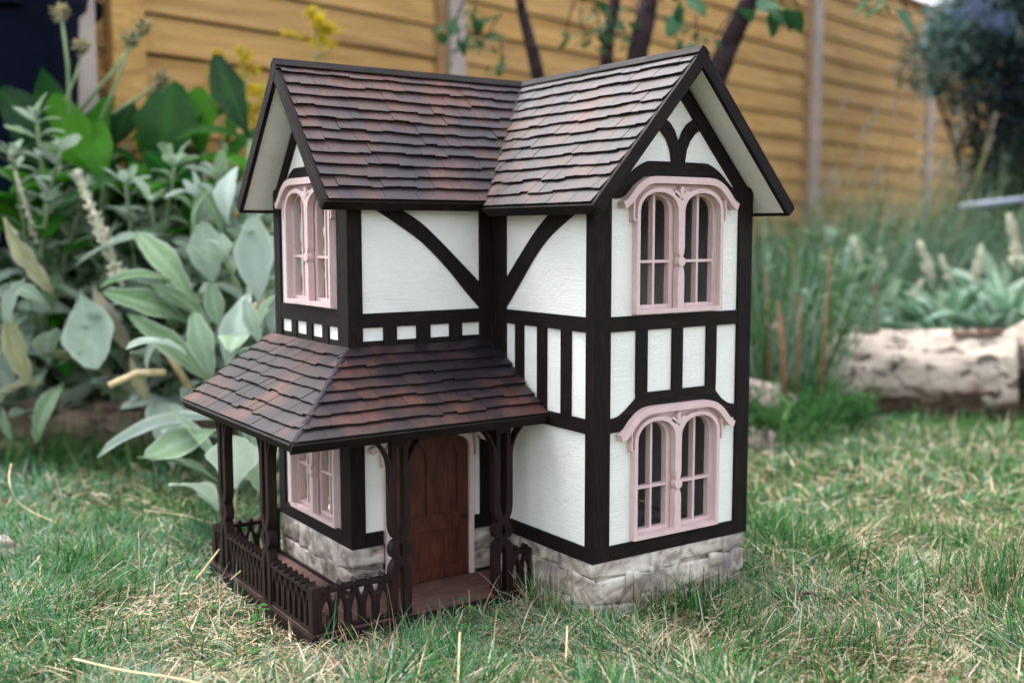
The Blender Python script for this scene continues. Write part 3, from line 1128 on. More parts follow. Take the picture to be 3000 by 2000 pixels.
strip('ridge_cap', SLb, [(-BW - 0.0006, SLb.T - 0.0110), (XR - XV + 0.006, SLb.T - 0.0110), (XR - XV, SLb.T + 0.0012), (-BW - 0.0006, SLb.T + 0.0012)], 0.0010, 0.0048, rLb)
strip('fascia', SPd, rect(0.0030, PYL - EY + 0.004, -0.0045, -0.0002), -0.0135, 0.0012, rPd)
strip('fascia', SPc, rect(-0.0030, -0.0012 - EX, -0.0045, -0.0002), -0.0135, 0.0014, rPc)
strip('barge_board', SPd, rect(PYL - EY + 0.0002, PYL - EY + 0.0045, 0.0, SPd.T), -0.0135, 0.0020, rPd, 'v')


def shingle_rows(S, poly, parent, rows, seed, lo_w=0.0185, hi_w=0.0300):
    """overlapping shingles, each cut to the outline of its slope"""
    rng = random.Random(seed)
    n = len(poly)
    area = sum(poly[i][0] * poly[(i + 1) % n][1] - poly[(i + 1) % n][0] * poly[i][1] for i in range(n))
    sg = 1 if area > 0 else -1
    halfs = []
    for i in range(n):
        p, q = poly[i], poly[(i + 1) % n]
        ex, ey = q[0] - p[0], q[1] - p[1]
        halfs.append((sg * ey, -sg * ex, sg * (ey * p[0] - ex * p[1])))
    amin, amax = min(p[0] for p in poly), max(p[0] for p in poly)
    e = S.T / rows
    out = []
    for i in range(rows):
        a = amin - rng.uniform(0, 0.02)
        drift = rng.uniform(-0.0006, 0.0006)
        prev = 0.0
        while a < amax:
            w = rng.uniform(lo_w, hi_w)
            if rng.random() < 0.58:
                prev = rng.uniform(-0.0026, 0.0020)
            t0 = i * e + (prev + drift + 0.0004 * math.sin(a * 40 + i) if i else 0.0)
            tilt = rng.uniform(-0.0009, 0.0009) if i else 0
            t1 = i * e + e * 1.22
            quad = [(a + 0.00012, t0 - tilt), (a + w - 0.00012, t0 + tilt), (a + w - 0.00012, t1), (a + 0.00012, t1)]
            for h in halfs:
                quad = clip(quad, *h)
                if len(quad) < 3:
                    break
            if len(quad) >= 3:
                ar = abs(sum(quad[k][0] * quad[(k + 1) % len(quad)][1] - quad[(k + 1) % len(quad)][0] * quad[k][1] for k in range(len(quad)))) / 2
                if ar > 2.0e-5:
                    out.append((S, quad, t0, e, parent, rng.random(), rng.uniform(-0.0003, 0.0004), ar))
            a += w
    return out


def add_shingle(mb, rec):
    S, quad, t0, e, parent, tint, dn, ar = rec
    M = lambda a, b, w: S(a, b, w + 0.0041 + dn - (b - t0) / e * 0.0037)
    mb.plate(M, quad, -0.0036, 0.0, (), 'v', 1, 0, tint, (tint * 7.3, tint * 3.1))


SH = shingle_rows(SLf, polyL, rL, 12, 3) + shingle_rows(SR, polyR, rR, 12, 4) + shingle_rows(SPd, polyPd, rPd, 8, 6) + shingle_rows(SPc, polyPc, rPc, 8, 7)


def seen(rec):
    S, quad, ar = rec[0], rec[1], rec[7]
    p = S(sum(q[0] for q in quad) / len(quad), sum(q[1] for q in quad) / len(quad), 0)
    d = CAM - p
    return ar * abs(d.normalized().dot(S.n)) / d.length_squared


SH.sort(key=seen, reverse=True)
for rec in SH[:300]:
    mb = MB()
    add_shingle(mb, rec)
    mb.build('shingle', [M_SHINGLE, M_EDGE], rec[4], tint=True)
mb = MB()
for rec in SH[300:]:
    add_shingle(mb, rec)
tag(mb.build('shingles', [M_SHINGLE, M_EDGE], house, tint=True), 'the smaller brown shingles between the others on the roofs', kind='stuff')

# filler run along the valley and the porch hip
def filler(name, p0, p1, r, parent, lift):
    p0, p1 = Vector(p0), Vector(p1)
    n = 40
    pts, rr = [], []
    for i in range(n + 1):
        t = i / n
        p = p0.lerp(p1, t)
        pts.append(Vector((p.x, p.y, p.z + ZS + lift + noise.noise(Vector((t * 14, 0, 1))) * 0.0008)))
        rr.append(r * (0.9 + 0.35 * noise.noise(Vector((t * 22, 5, r)))))
    return MB().tube(pts, rr, 8).build(name, M_CAULK, parent, smooth=True)


filler('valley_filler', (vx0 - 0.003, YE - 0.003, ZEL - 0.003), (XR - 0.006, YR - 0.006, ZR - 0.006), 0.0036, rL, 0.0004)
filler('hip_filler', (EX + 0.001, EY + 0.001, EZ + 0.0006), (-Lc - 0.001, Lb - 0.001, PT - 0.0006), 0.0058, rPd, -0.0022)

# --- porch deck
DZ = -0.0120
XP, YP = -0.343, 0.146
dk = [(XP - 0.004, YP - 0.004), (0.0, YP - 0.004), (0.0, Lb - 0.001), (-Lc - 0.001, Lb - 0.001), (-Lc - 0.001, 0.533), (XP - 0.004, 0.533)]
deck = MB().plate(PX, dk, DZ - 0.012, DZ, grain='h').build('deck', M_DECK, house)
bs = [(XP - 0.0085, YP - 0.0085), (0.0, YP - 0.0085), (0.0, YP + 0.004), (XP + 0.004, YP + 0.004), (XP + 0.004, 0.537), (XP - 0.0085, 0.537)]
bevel(MB().plate(PX, bs, -0.060, DZ - 0.0030, grain='h').build('base_board', M_FRET, deck), 0.0012)


def trim(x0, x1, y0, y1):
    MB().box(x0, x1, y0, y1, DZ, DZ + 0.004, PX).build('skirting', M_FRET, deck)


trim(-Lc - 0.0030, -Lc + 0.001, Lb, Lb + Wd)
trim(-0.034, 0.0, Lb - 0.003, Lb + 0.001)

# --- fretwork porch posts
def post_outline():
    h = 0.0158
    R_ = [(h, 0.0), (h, 0.060)] + spline([(h, 0.062), (0.0145, 0.070), (0.0105, 0.0765), (0.0065, 0.0795)], 4)[1:]
    R_ += [(0.0064 + 0.0092 * math.sin(rad(a)), 0.0930 - 0.0130 * math.cos(rad(a))) for a in range(10, 180, 17)]
    R_ += spline([(0.0064, 0.1060), (0.0105, 0.1105), (0.0142, 0.1190), (h, 0.1310)], 4)
    R_ += [(h, 0.2020)] + spline([(h, 0.205), (0.0180, 0.2165), (0.0245, 0.2300), (0.0365, 0.2440)], 5)
    R_ += [(0.0365, 0.2470)]
    return R_ + [(-p[0], p[1]) for p in R_[::-1]]


POST_OUT = post_outline()
lens = [(0.0026 * math.sin(rad(a)), 0.0930 - 0.0100 * math.cos(rad(a))) for a in range(0, 360, 24)]
slot1 = [(-0.0052, 0.003), (0.0052, 0.003), (0.0052, 0.056), (0.0035, 0.0640), (0.0004, 0.0725), (-0.0004, 0.0725), (-0.0035, 0.0640), (-0.0052, 0.056)]
slot2 = [(0.0004, 0.1130), (0.0036, 0.1220), (0.0054, 0.1320), (0.0054, 0.2350), (-0.0054, 0.2350), (-0.0054, 0.1320), (-0.0036, 0.1220), (-0.0004, 0.1130)]
tri1 = [(0.0120, 0.2420), (0.0120, 0.2130), (0.0165, 0.2225), (0.0225, 0.2330), (0.0300, 0.2420)]
tri2 = [(-p[0], p[1]) for p in tri1]


def porch_post(M0, c, label):
    M = lambda a, b, w: M0(c + a, DZ + b, w)
    o = MB().plate(M, POST_OUT, -0.0065, 0.0065, [lens, slot1, slot2, tri1, tri2], 'v', uvo=(random.random(), random.random())).build('porch_post', M_FRET, house)
    o['label'] = label
    return bevel(o, 0.0007, 2)


def PCP(a, b, w):
    return Vector((a, YP - w, b + ZS))


def PDP(a, b, w):
    return Vector((XP - w, a, b + ZS))


porch_post(PDP, 0.4735, 'porch post farthest left')
porch_post(PDP, 0.2995, 'porch post beside the corner of the railing')
porch_post(PCP, -0.2185, 'porch post left of the door')
porch_post(PCP, -0.0510, 'porch post right of the door beside the white wall')

# --- gothic railings
RH = 0.0600


def railing(M0, a0, a1, nst, mirror=False):
    """pierced board of pointed arches with a rail and diamond studs"""
    M = lambda a, b, w: M0(a, DZ + b, w)
    p = (a1 - a0) / nst
    holes = []
    sw = 0.0046
    for i in range(nst):
        c = a0 + p * i
        l, r = c + sw, c + p - sw
        if i == 0:
            l = c + 0.0016
        if i == nst - 1:
            r = c + p - 0.0016
        m = c + p / 2
        holes.append([(l, 0.005), (r, 0.005), (r, 0.0270), (m + (r - m) * 0.62, 0.0365), (m, 0.0450), (m - (m - l) * 0.62, 0.0365), (l, 0.0270)])
        if i:
            kx = min(p * 0.36, 0.0062)
            holes.append([(c, 0.0345), (c + kx * 0.62, 0.0420), (c + kx, 0.0520), (c - kx, 0.0520), (c - kx * 0.62, 0.0420)])
    rl = MB().plate(M, rect(a0, a1, 0.0, 0.0545), -0.0042, 0.0042, holes, uvo=(random.random(), 0)).build('railing', M_FRET, house)
    bevel(rl, 0.0005)
    bevel(MB().box(a0, a1, 0.0535, 0.0590, -0.0062, 0.0062, lambda a, b, c: M(a, b, c)).build('top_rail', M_FRET, rl), 0.0006)
    for i in range(nst):
        c = a0 + p * (i + 0.5)
        d = 0.0036
        MB().plate(M, [(c, 0.0575), (c + d, 0.0610), (c, 0.0655), (c - d, 0.0610)], -0.0068, 0.0068).build('stud', M_FRET, rl)
    return rl


railing(PDP, 0.4900, 0.5145, 2)
railing(PDP, 0.3155, 0.4575, 9)
railing(PDP, 0.1510, 0.2835, 7)
railing(PCP, -0.3375, -0.2345, 5)
railing(PCP, -0.0350, -0.0010, 2)


def PE(a, b, w):
    return Vector((a, 0.5195 + w, b + ZS))


railing(PE, XP + 0.006, -Lc - 0.0205, 4)
for x, y in ((XP, YP), (XP, 0.5195)):
    bevel(MB().box(x - 0.0068, x + 0.0068, y - 0.0068, y + 0.0068, DZ, DZ + 0.0625, PX).build('newel', M_FRET, house), 0.0008, 2)
MB().box(-Lc - 0.0205, -Lc - 0.001, 0.5120, 0.5270, DZ, DZ + 0.075, PX).build('newel', M_FRET, house)

# ================================================================== FENCE
fence = empty('fence', FP0 + FN * 0.0)
tag(fence, 'honey coloured garden fence of horizontal boards between posts behind the plants', 'fence')
fl_ = fence.location.copy()


def FQ(s, d, z):
    """point along the fence: s along, d towards the lawn, z up (local to the fence)"""
    return FDIR * s + FN * d + Vector((0, 0, z))


PITCH = 0.1165
frng = random.Random(8)
bays = [(-0.46, 0.92), (1.01, 2.42), (2.42, 3.74), (3.85, 5.35), (5.45, 6.85), (6.97, 8.4)]
board_meshes = {}
for s0, s1 in bays:
    L = s1 - s0
    for i in range(17):
        key = round(L, 3)
        if key not in board_meshes:
            me = bpy.data.meshes.new('board')
            w, th = PITCH * 0.47, 0.011
            vv = [(x, y, z) for z in (-w, w) for y in (-th, th) for x in (-L / 2, L / 2)]
            vv = [(x, y - (0.010 if z < 0 else -0.004), z) for x, y, z in vv]
            me.from_pydata(vv, [], [(0, 2, 3, 1), (4, 5, 7, 6), (0, 1, 5, 4), (1, 3, 7, 5), (3, 2, 6, 7), (2, 0, 4, 6)])
            me.materials.append(M_FENCE)
            board_meshes[key] = me
        o = bpy.data.objects.new('board', board_meshes[key])
        COL.objects.link(o)
        o.parent = fence
        o.location = FQ((s0 + s1) / 2, 0.0, 0.07 + i * PITCH + frng.uniform(-0.002, 0.002))
        o.rotation_euler = (0, frng.uniform(-0.002, 0.002), math.atan2(FDIR.y, FDIR.x))


def fpost(s, w, d, mt, h=2.03, name='post', d0=-0.02):
    M = lambda a, b, c: FQ(a, b, c)
    o = MB().box(s - w / 2, s + w / 2, d0, d0 + d, 0, h, M).build(name, mt, fence)
    bevel(o, 0.004, 2)


fpost(0.965, 0.080, 0.06, M_POSTGREY)
fpost(0.890, 0.045, 0.05, M_POSTWOOD, 2.0, 'frame_batten')
fpost(3.80, 0.080, 0.05, M_POSTGREY)
fpost(3.69, 0.07, 0.04, M_POSTWOOD, 2.0, 'frame_batten')
fpost(5.40, 0.09, 0.05, M_POSTGREY)
fpost(6.91, 0.12, 0.10, M_POSTGREY)
fpost(-0.36, 0.10, 0.09, M_FENCE)
fpost(-0.50, 0.075, 0.10, M_POSTGREY)
fpost(-0.43, 0.05, 0.03, M_POSTWOOD, 2.0, 'frame_batten')
for s0, s1 in bays:
    o = MB().box(s0, s1, -0.03, 0.04, 2.005, 2.03, lambda a, b, c: FQ(a, b, c)).build('capping', M_POSTWOOD, fence)
# dark inner boards behind the gaps
for s0, s1 in bays:
    o = MB().box(s0, s1, -0.055, -0.035, 0.02, 2.0, lambda a, b, c: FQ(a, b, c)).build('backing_board', M_POSTWOOD, fence)

# ================================================================== LEAVES AND PLANTS


def leaf_mesh(name, mtl, width=0.42, peak=0.45, sharp=1.0, fold=0.35, bend=0.2, wave=0.03, seed=0, ny=12, nx=6, stalk=0.12, curl=0.0):
    """leaf of length 1 along +Y, facing +Z"""
    rng = random.Random(seed)
    verts, faces, edge, mid = [], [], [], []
    for j in range(ny + 1):
        v = j / ny
        if v < stalk:
            hw = 0.018 + 0.02 * v / stalk
        else:
            q = (v - stalk) / (1 - stalk)
            p = peak
            hw = (q / p) ** 0.75 if q < p else ((1 - q) / (1 - p)) ** (0.62 * sharp)
            hw = hw ** 0.85 * width / 2 + 0.012 * (1 - q)
        zb = bend * (v - v * v * 1.9)
        for i in range(nx + 1):
            u = 2 * i / nx - 1
            z = zb + fold * abs(u) ** 1.3 * hw + wave * noise.noise(Vector((u * 1.7, v * 5, seed * 3.1))) * abs(u)
            x = u * hw * (1 - 0.25 * fold) + wave * 0.5 * noise.noise(Vector((v * 7, u * 2, seed)))
            y = v - curl * v * v * 0.3
            verts.append((x, y, z - curl * v * v))
            edge.append(abs(u) ** 5 if v >= stalk else 0.0)
            mid.append(max(0.0, 1 - abs(u) * 4.0))
    k = nx + 1
    uvs = [(i / nx, j / ny) for j in range(ny + 1) for i in range(k)]
    for j in range(ny):
        for i in range(nx):
            a = j * k + i
            faces.append((a, a + 1, a + k + 1, a + k))
    me = bpy.data.meshes.new(name)
    me.from_pydata(verts, [], faces)
    uv = me.uv_layers.new(name='uv')
    for lp in me.loops:
        uv.data[lp.index].uv = uvs[lp.vertex_index]
    for nm, dat in (('edge', edge), ('mid', mid)):
        a = me.attributes.new(nm, 'FLOAT', 'POINT')
        a.data.foreach_set('value', dat)
    me.polygons.foreach_set('use_smooth', [True] * len(faces))
    me.materials.append(mtl)
    return me


LAMB = [leaf_mesh('leaf', M_LAMB, w, p, 1.0, f, b, 0.05, s, 12, 6, 0.10, c) for s, (w, p, f, b, c) in enumerate([(0.36, 0.5, 0.35, 0.25, 0.0), (0.42, 0.48, 0.25, 0.10, 0.10), (0.32, 0.52, 0.60, 0.30, 0.0), (0.40, 0.45, 0.45, 0.35, 0.20), (0.46, 0.5, 0.20, 0.05, 0.0)])]
LAMBDRY = [leaf_mesh('leaf', M_LAMBDRY, w, 0.5, 1.0, f, b, 0.12, 20 + s, 12, 6, 0.10, c) for s, (w, f, b, c) in enumerate([(0.36, 0.55, 0.3, 0.15), (0.30, 0.8, 0.2, 0.3)])]
BROAD = [leaf_mesh('leaf', M_BROAD, w, p, 1.0, f, b, 0.05, 40 + s, 14, 6, 0.08, c) for s, (w, p, f, b, c) in enumerate([(0.50, 0.42, 0.30, 0.25, 0.1), (0.42, 0.45, 0.45, 0.2, 0.0), (0.34, 0.5, 0.25, 0.35, 0.2)])]
STRAP = [leaf_mesh('leaf', M_STRAP, w, 0.45, 1.1, f, b, 0.03, 60 + s, 10, 4, 0.02, c) for s, (w, f, b, c) in enumerate([(0.16, 0.5, 0.35, 0.1), (0.20, 0.4, 0.30, 0.25), (0.13, 0.6, 0.4, 0.0)])]
FIG = [leaf_mesh('leaf', M_FIG, w, 0.42, 1.0, f, b, 0.06, 80 + s, 8, 4, 0.10, 0.05) for s, (w, f, b) in enumerate([(0.62, 0.3, 0.2), (0.50, 0.4, 0.15), (0.72, 0.2, 0.25)])]


def leaf(parent, me, base, tip, wide, face, name='leaf'):
    """a leaf of that mesh from base to tip, wide times its own width, its upper side turned to face"""
    base, tip = Vector(base), Vector(tip)
    y = tip - base
    L = y.length
    y.normalize()
    z = Vector(face)
    z = z - y * z.dot(y)
    if z.length < 1e-4:
        z = y.orthogonal()
    z.normalize()
    x = y.cross(z)
    o = bpy.data.objects.new(name, me)
    COL.objects.link(o)
    o.parent = parent
    pl = parent.location if parent is not None else Vector((0, 0, 0))
    W = L * wide
    o.matrix_local = Matrix(((x.x * W, y.x * L, z.x * L * 0.8, base.x - pl.x), (x.y * W, y.y * L, z.y * L * 0.8, base.y - pl.y), (x.z * W, y.z * L, z.z * L * 0.8, base.z - pl.z), (0, 0, 0, 1)))
    return o


TOCAM = Vector((-FW.x, -FW.y, 0)).normalized()
UPV = Vector((0, 0, 1))


def tubes(parent, name, mtl, paths, seg=6):
    mb = MB()
    pl = parent.location if parent is not None else Vector((0, 0, 0))
    for pts, r0, r1 in paths:
        n = len(pts)
        mb.tube([Vector(p) - pl for p in pts], [r0 + (r1 - r0) * i / (n - 1) for i in range(n)], seg)
    return mb.build(name, mtl, parent, smooth=True)


def spike(parent, base, top, r, rng, col=(0.50, 0.50, 0.40)):
    """woolly flower spike: whorls of small cups round a stem"""
    mb = MB()
    pl = parent.location
    base, top = Vector(base), Vector(top)
    d = (top - base)
    L = d.length
    d.normalize()
    a = d.orthogonal().normalized()
    b = d.cross(a)
    n = max(8, int(L / 0.0065))
    for i in range(n):
        t = i / n
        rr = r * (1.0 - 0.5 * t) * rng.uniform(0.55, 1.3)
        c = base + d * (L * t)
        for k in range(7):
            an = 2 * math.pi * (k + 0.5 * (i % 2)) / 7 + rng.uniform(-0.2, 0.2)
            o_ = (a * math.cos(an) + b * math.sin(an))
            p = c + o_ * rr * 0.35
            q = c + o_ * rr + d * rr * 0.5
            if rng.random() < 0.25:
                continue
            mb.tube([p - pl, (p + q) / 2 - pl, q - pl], [rr * 0.14, rr * 0.24, rr * 0.06], 4)
    mb.tube([base - d * 0.02 - pl, top - pl], [r * 0.3, r * 0.2], 6)
    return mb.build('flower_spike', M_SPIKE, parent, smooth=True)


M_SPIKE = m_plain('woolly_spike', (0.56, 0.54, 0.42), 0.95, 0.03, 0.3, 60)


def lamb_plant(X, depth, label, seed, stems, group='lamb ear plants in the left bed', hero=(), scale=1.0, base_z=0.0, spikes=(), mound=72, mh=0.42):
    """stems: list of (X, Y of the stem top, depth); leaf pairs climb each stem, rosette at its head"""
    rng = random.Random(seed)
    b = at(X, 700, depth)
    b.z = base_z
    root = empty('lamb_ear_plant', b)
    tag(root, label, 'plant', group)
    paths = []
    for (sx, sy, sdp) in stems:
        top = at(sx, sy, sdp)
        foot = Vector((b.x + rng.uniform(-0.08, 0.08), b.y + rng.uniform(-0.08, 0.08), base_z))
        mid = foot.lerp(top, 0.5) + Vector((rng.uniform(-0.04, 0.04), rng.uniform(-0.04, 0.04), 0.03))
        path = [Vector(p) for p in spline([tuple(foot), tuple(mid), tuple(top)], 6)]
        paths.append((path, 0.006, 0.004))
        H = (top - foot).length
        nn = max(3, int(H / 0.065))
        ang = rng.uniform(0, 3.14)
        for k in range(nn + 1):
            t = 0.12 + 0.88 * k / nn
            i = min(int(t * (len(path) - 1)), len(path) - 2)
            p = path[i].lerp(path[i + 1], t * (len(path) - 1) - i)
            last = k == nn
            ang += 1.57 + rng.uniform(-0.3, 0.3)
            for h in range(7 if last else 2):
                a = ang + h * (0.9 if last else 3.1416) + rng.uniform(-0.25, 0.25)
                L = ((0.145 - 0.085 * t) if not last else 0.066) * rng.uniform(0.75, 1.3) * scale
                el = rad(rng.uniform(15, 75)) if last else rad(-30 + 75 * t + rng.uniform(-22, 22))
                d = Vector((math.cos(a) * math.cos(el), math.sin(a) * math.cos(el), math.sin(el)))
                me = LAMBDRY[rng.randrange(2)] if (t < 0.35 and rng.random() < 0.35) else LAMB[rng.randrange(5)]
                leaf(root, me, p, p + d * L, rng.uniform(0.85, 1.25), UPV * 1.0 + d * -0.3 + Vector((rng.uniform(-0.4, 0.4), rng.uniform(-0.4, 0.4), 0)))
    # mound of larger leaves
    for k in range(mound):
        a = rng.uniform(0, 6.283)
        t = rng.random()
        hgt = base_z + 0.14 + mh * t
        rr = rng.uniform(0.02, 0.25) * (1.1 - 0.5 * t)
        p = Vector((b.x + math.cos(a) * rr, b.y + math.sin(a) * rr, hgt))
        el = rad(rng.gauss(20 + 25 * t, 24))
        d = Vector((math.cos(a) * math.cos(el), math.sin(a) * math.cos(el), math.sin(el)))
        L = rng.uniform(0.11, 0.21) * scale * (1.05 - 0.35 * t)
        me = LAMBDRY[rng.randrange(2)] if (t < 0.4 and rng.random() < 0.22) else LAMB[rng.randrange(5)]
        leaf(root, me, p, p + d * L, rng.uniform(0.9, 1.25), UPV - d * 0.3 + TOCAM * rng.uniform(-0.2, 0.6) + Vector((rng.uniform(-0.4, 0.4), rng.uniform(-0.4, 0.4), 0)))
    # low rosette
    for k in range(9):
        a = rng.uniform(0, 6.283)
        el = rad(rng.uniform(20, 65))
        L = rng.uniform(0.12, 0.21) * scale
        d = Vector((math.cos(a) * math.cos(el), math.sin(a) * math.cos(el), math.sin(el)))
        p = Vector((b.x, b.y, base_z + rng.uniform(0.01, 0.10))) + Vector((math.cos(a), math.sin(a), 0)) * rng.uniform(0.0, 0.08)
        me = LAMBDRY[rng.randrange(2)] if rng.random() < 0.15 else LAMB[rng.randrange(5)]
        leaf(root, me, p, p + d * L, rng.uniform(0.9, 1.2), UPV - d * 0.3)
    for (bx, by, tx, ty, dp, wide, kind, face) in hero:
        dpb, dpt = dp if isinstance(dp, tuple) else (dp, dp)
        me = (LAMBDRY if kind >= 10 else LAMB)[kind % 10]
        f = TOCAM * face + UPV * (1 - face)
        leaf(root, me, at(bx, by, dpb), at(tx, ty, dpt), wide, f)
    if paths:
        tubes(root, 'stems', M_STEM, paths, 6)
    for (bx, by, tx, ty, dp, r) in spikes:
        spike(root, at(bx, by, dp), at(tx, ty, dp), r, rng)
    return root


# left bed: lamb's ears, taller towards the frame edge
lamb_plant(580, 2.36, 'lamb ear plant pushing pale green leaves up right behind the porch roof', 101, mound=22, mh=0.45, stems=
           [(590, 560, 2.3), (520, 600, 2.35)],
           hero=[(595, 700, 578, 492, 2.25, 1.05, 4, 0.9), (490, 655, 462, 508, 2.4, 1.35, 4, 0.8), (455, 700, 305, 508, (2.35, 2.4), 0.75, 0, 0.5),
                 (485, 885, 312, 718, (2.3, 2.2), 0.85, 2, 0.55), (492, 872, 438, 712, 2.2, 1.15, 0, 0.75), (524, 855, 552, 655, 2.15, 0.90, 3, 0.7),
                 (598, 790, 560, 685, 2.1, 1.1, 0, 0.8), (622, 770, 640, 690, 2.15, 1.3, 1, 0.7), (505, 760, 480, 640, 2.3, 1.0, 1, 0.7), (540, 800, 610, 700, 2.2, 0.9, 2, 0.6)])
lamb_plant(430, 2.78, 'lamb ear plant with long silvery leaves lying over the left log', 102,
           [(400, 385, 2.55), (500, 415, 2.55), (290, 425, 2.55), (450, 455, 2.5), (345, 470, 2.5)],
           hero=[(440, 745, 238, 648, (2.4, 2.3), 0.95, 1, 0.45), (470, 730, 300, 640, (2.45, 2.4), 0.9, 3, 0.4), (395, 540, 160, 575, (2.5, 2.45), 0.55, 0, 0.3),
                 (330, 700, 440, 640, 2.4, 0.9, 0, 0.5), (300, 820, 335, 925, 2.35, 0.9, 10, 0.7), (400, 760, 300, 830, 2.3, 0.8, 3, 0.5)])
lamb_plant(530, 2.02, 'lamb ear plant with two silvery leaves reaching over the grass by the porch', 103, [], mound=0,
           hero=[(512, 962, 220, 1000, (2.12, 2.02), 0.62, 2, 0.35), (500, 985, 328, 1048, (2.06, 1.98), 1.05, 4, 0.55), (575, 985, 612, 1165, 2.0, 1.05, 3, 0.75), (540, 960, 640, 1060, 2.1, 0.8, 1, 0.5),
                 (560, 1000, 590, 1100, 2.15, 0.9, 11, 0.6)])
lamb_plant(200, 2.90, 'lamb ear plant with a large drooping leaf above the left log', 104,
           [(200, 520, 2.6), (150, 500, 2.6), (250, 560, 2.55), (300, 520, 2.6)],
           hero=[(185, 672, 222, 845, (2.5, 2.4), 1.35, 4, 0.85), (215, 660, 285, 800, (2.5, 2.45), 0.9, 10, 0.8), (150, 880, 60, 985, (2.5, 2.4), 0.9, 3, 0.6), (110, 700, 20, 640, 2.5, 0.9, 1, 0.5)])
lamb_plant(50, 2.90, 'lamb ear plant with flower stalks and a wilted hanging leaf at the left edge', 105,
           [(85, 285, 2.5), (140, 350, 2.5), (30, 360, 2.5), (190, 450, 2.55), (110, 470, 2.5)],
           hero=[(10, 500, 95, 672, (2.45, 2.4), 0.85, 11, 0.8), (20, 705, 48, 885, (2.45, 2.4), 0.95, 10, 0.8), (60, 640, -20, 760, 2.4, 0.9, 3, 0.6), (5, 930, 20, 1010, 2.4, 0.9, 2, 0.6)],
           spikes=[(275, 640, 175, 390, 2.48, 0.021), (80, 540, 20, 345, 2.52, 0.010)])
lamb_plant(330, 3.0, 'lamb ear plant growing in the shade behind the silvery ones', 106, [(350, 470, 2.85), (440, 470, 2.9), (250, 480, 2.9)])
lamb_plant(90, 2.95, 'lamb ear plant half hidden at the back of the left bed', 107, [(60, 430, 2.95), (170, 430, 2.9), (-20, 440, 2.9)])
lamb_plant(590, 2.65, 'lamb ear plant half hidden behind the left gable', 108, [(560, 470, 2.75), (620, 520, 2.7), (530, 500, 2.7)], hero=[(600, 600, 560, 470, 2.7, 1.0, 4, 0.8)])

lamb_plant(300, 2.66, 'low lamb ear plant between the drooping leaf and the long silvery leaves', 109, [(320, 640, 2.7)], mound=50, mh=0.22)
lamb_plant(110, 2.72, 'low lamb ear plant just above the left end of the brown log', 110, [(110, 640, 2.75)], mound=50, mh=0.26)
lamb_plant(480, 2.62, 'lamb ear plant between the long leaves and the left gable', 111, [(470, 600, 2.65)], mound=46, mh=0.30)

# broad-leaved green plants before the fence
def broad_plant(X, depth, label, heroes, seed, extra=34):
    rng = random.Random(seed)
    b = at(X, 600, depth)
    b.z = 0
    root = empty('broad_leaf_plant', b)
    tag(root, label, 'plant', 'broad-leaved plants before the fence')
    for (bx, by, tx, ty, dp, wide, kind, face) in heroes:
        dpb, dpt = dp if isinstance(dp, tuple) else (dp, dp)
        p = at(bx, by, dpb)
        leaf(root, BROAD[kind], p, at(tx, ty, dpt), wide * 1.35, TOCAM * face + UPV * (1 - face) + RT * rng.uniform(-0.3, 0.3))
        tubes(root, 'stalk', M_STEM, [([(b.x + rng.uniform(-0.03, 0.03), b.y + rng.uniform(-0.03, 0.03), 0), tuple(p)], 0.008, 0.006)])
    for k in range(extra):
        a = rng.uniform(0, 6.283)
        el = rad(rng.uniform(0, 55))
        d = Vector((math.cos(a) * math.cos(el), math.sin(a) * math.cos(el), math.sin(el)))
        p = Vector((b.x, b.y, rng.uniform(0.25, 0.66))) + Vector((math.cos(a), math.sin(a), 0)) * 0.05
        leaf(root, BROAD[rng.randrange(3)], p, p + d * rng.uniform(0.20, 0.36), rng.uniform(0.9, 1.4), UPV - d * 0.2)
    return root


broad_plant(150, 2.85, 'broad-leaved plant with one tall bright green leaf at the left edge',
            [(190, 400, 5, 125, (2.8, 2.75), 0.85, 0, 0.75), (200, 420, 240, 205, 2.85, 0.8, 1, 0.7), (120, 400, -10, 290, 2.8, 0.9, 1, 0.4), (250, 430, 150, 350, 2.75, 0.9, 2, 0.4), (60, 430, -40, 330, 2.85, 0.9, 0, 0.6), (130, 330, -25, 190, (2.72, 2.68), 0.8, 0, 0.7), (215, 400, 95, 205, (2.74, 2.70), 0.9, 0, 0.8), (240, 420, 205, 260, 2.7, 0.9, 0, 0.6)], 201)
broad_plant(450, 2.85, 'broad-leaved plant with pointed dark leaves beside the left gable',
            [(370, 390, 395, 165, 2.85, 1.0, 0, 0.8), (470, 350, 430, 185, 2.9, 1.1, 0, 0.8), (575, 320, 482, 108, (2.8, 2.85), 0.62, 1, 0.75), (520, 330, 560, 215, 2.85, 0.9, 2, 0.7), (390, 330, 590, 262, (2.75, 2.8), 0.62, 2, 0.35),
             (600, 400, 440, 345, 2.75, 0.8, 1, 0.3), (470, 430, 580, 360, 2.8, 0.8, 2, 0.5)], 202)
broad_plant(310, 2.95, 'broad-leaved plant with folded grey green leaves between the other two',
            [(335, 370, 345, 258, 2.9, 1.1, 1, 0.9), (290, 330, 385, 290, 2.95, 0.9, 2, 0.4), (320, 380, 230, 330, 2.85, 0.8, 1, 0.3), (260, 340, 300, 225, 2.95, 0.9, 0, 0.7), (350, 420, 300, 360, 2.8, 1.0, 0, 0.4)], 203)

# joined foliage helper ------------------------------------------------


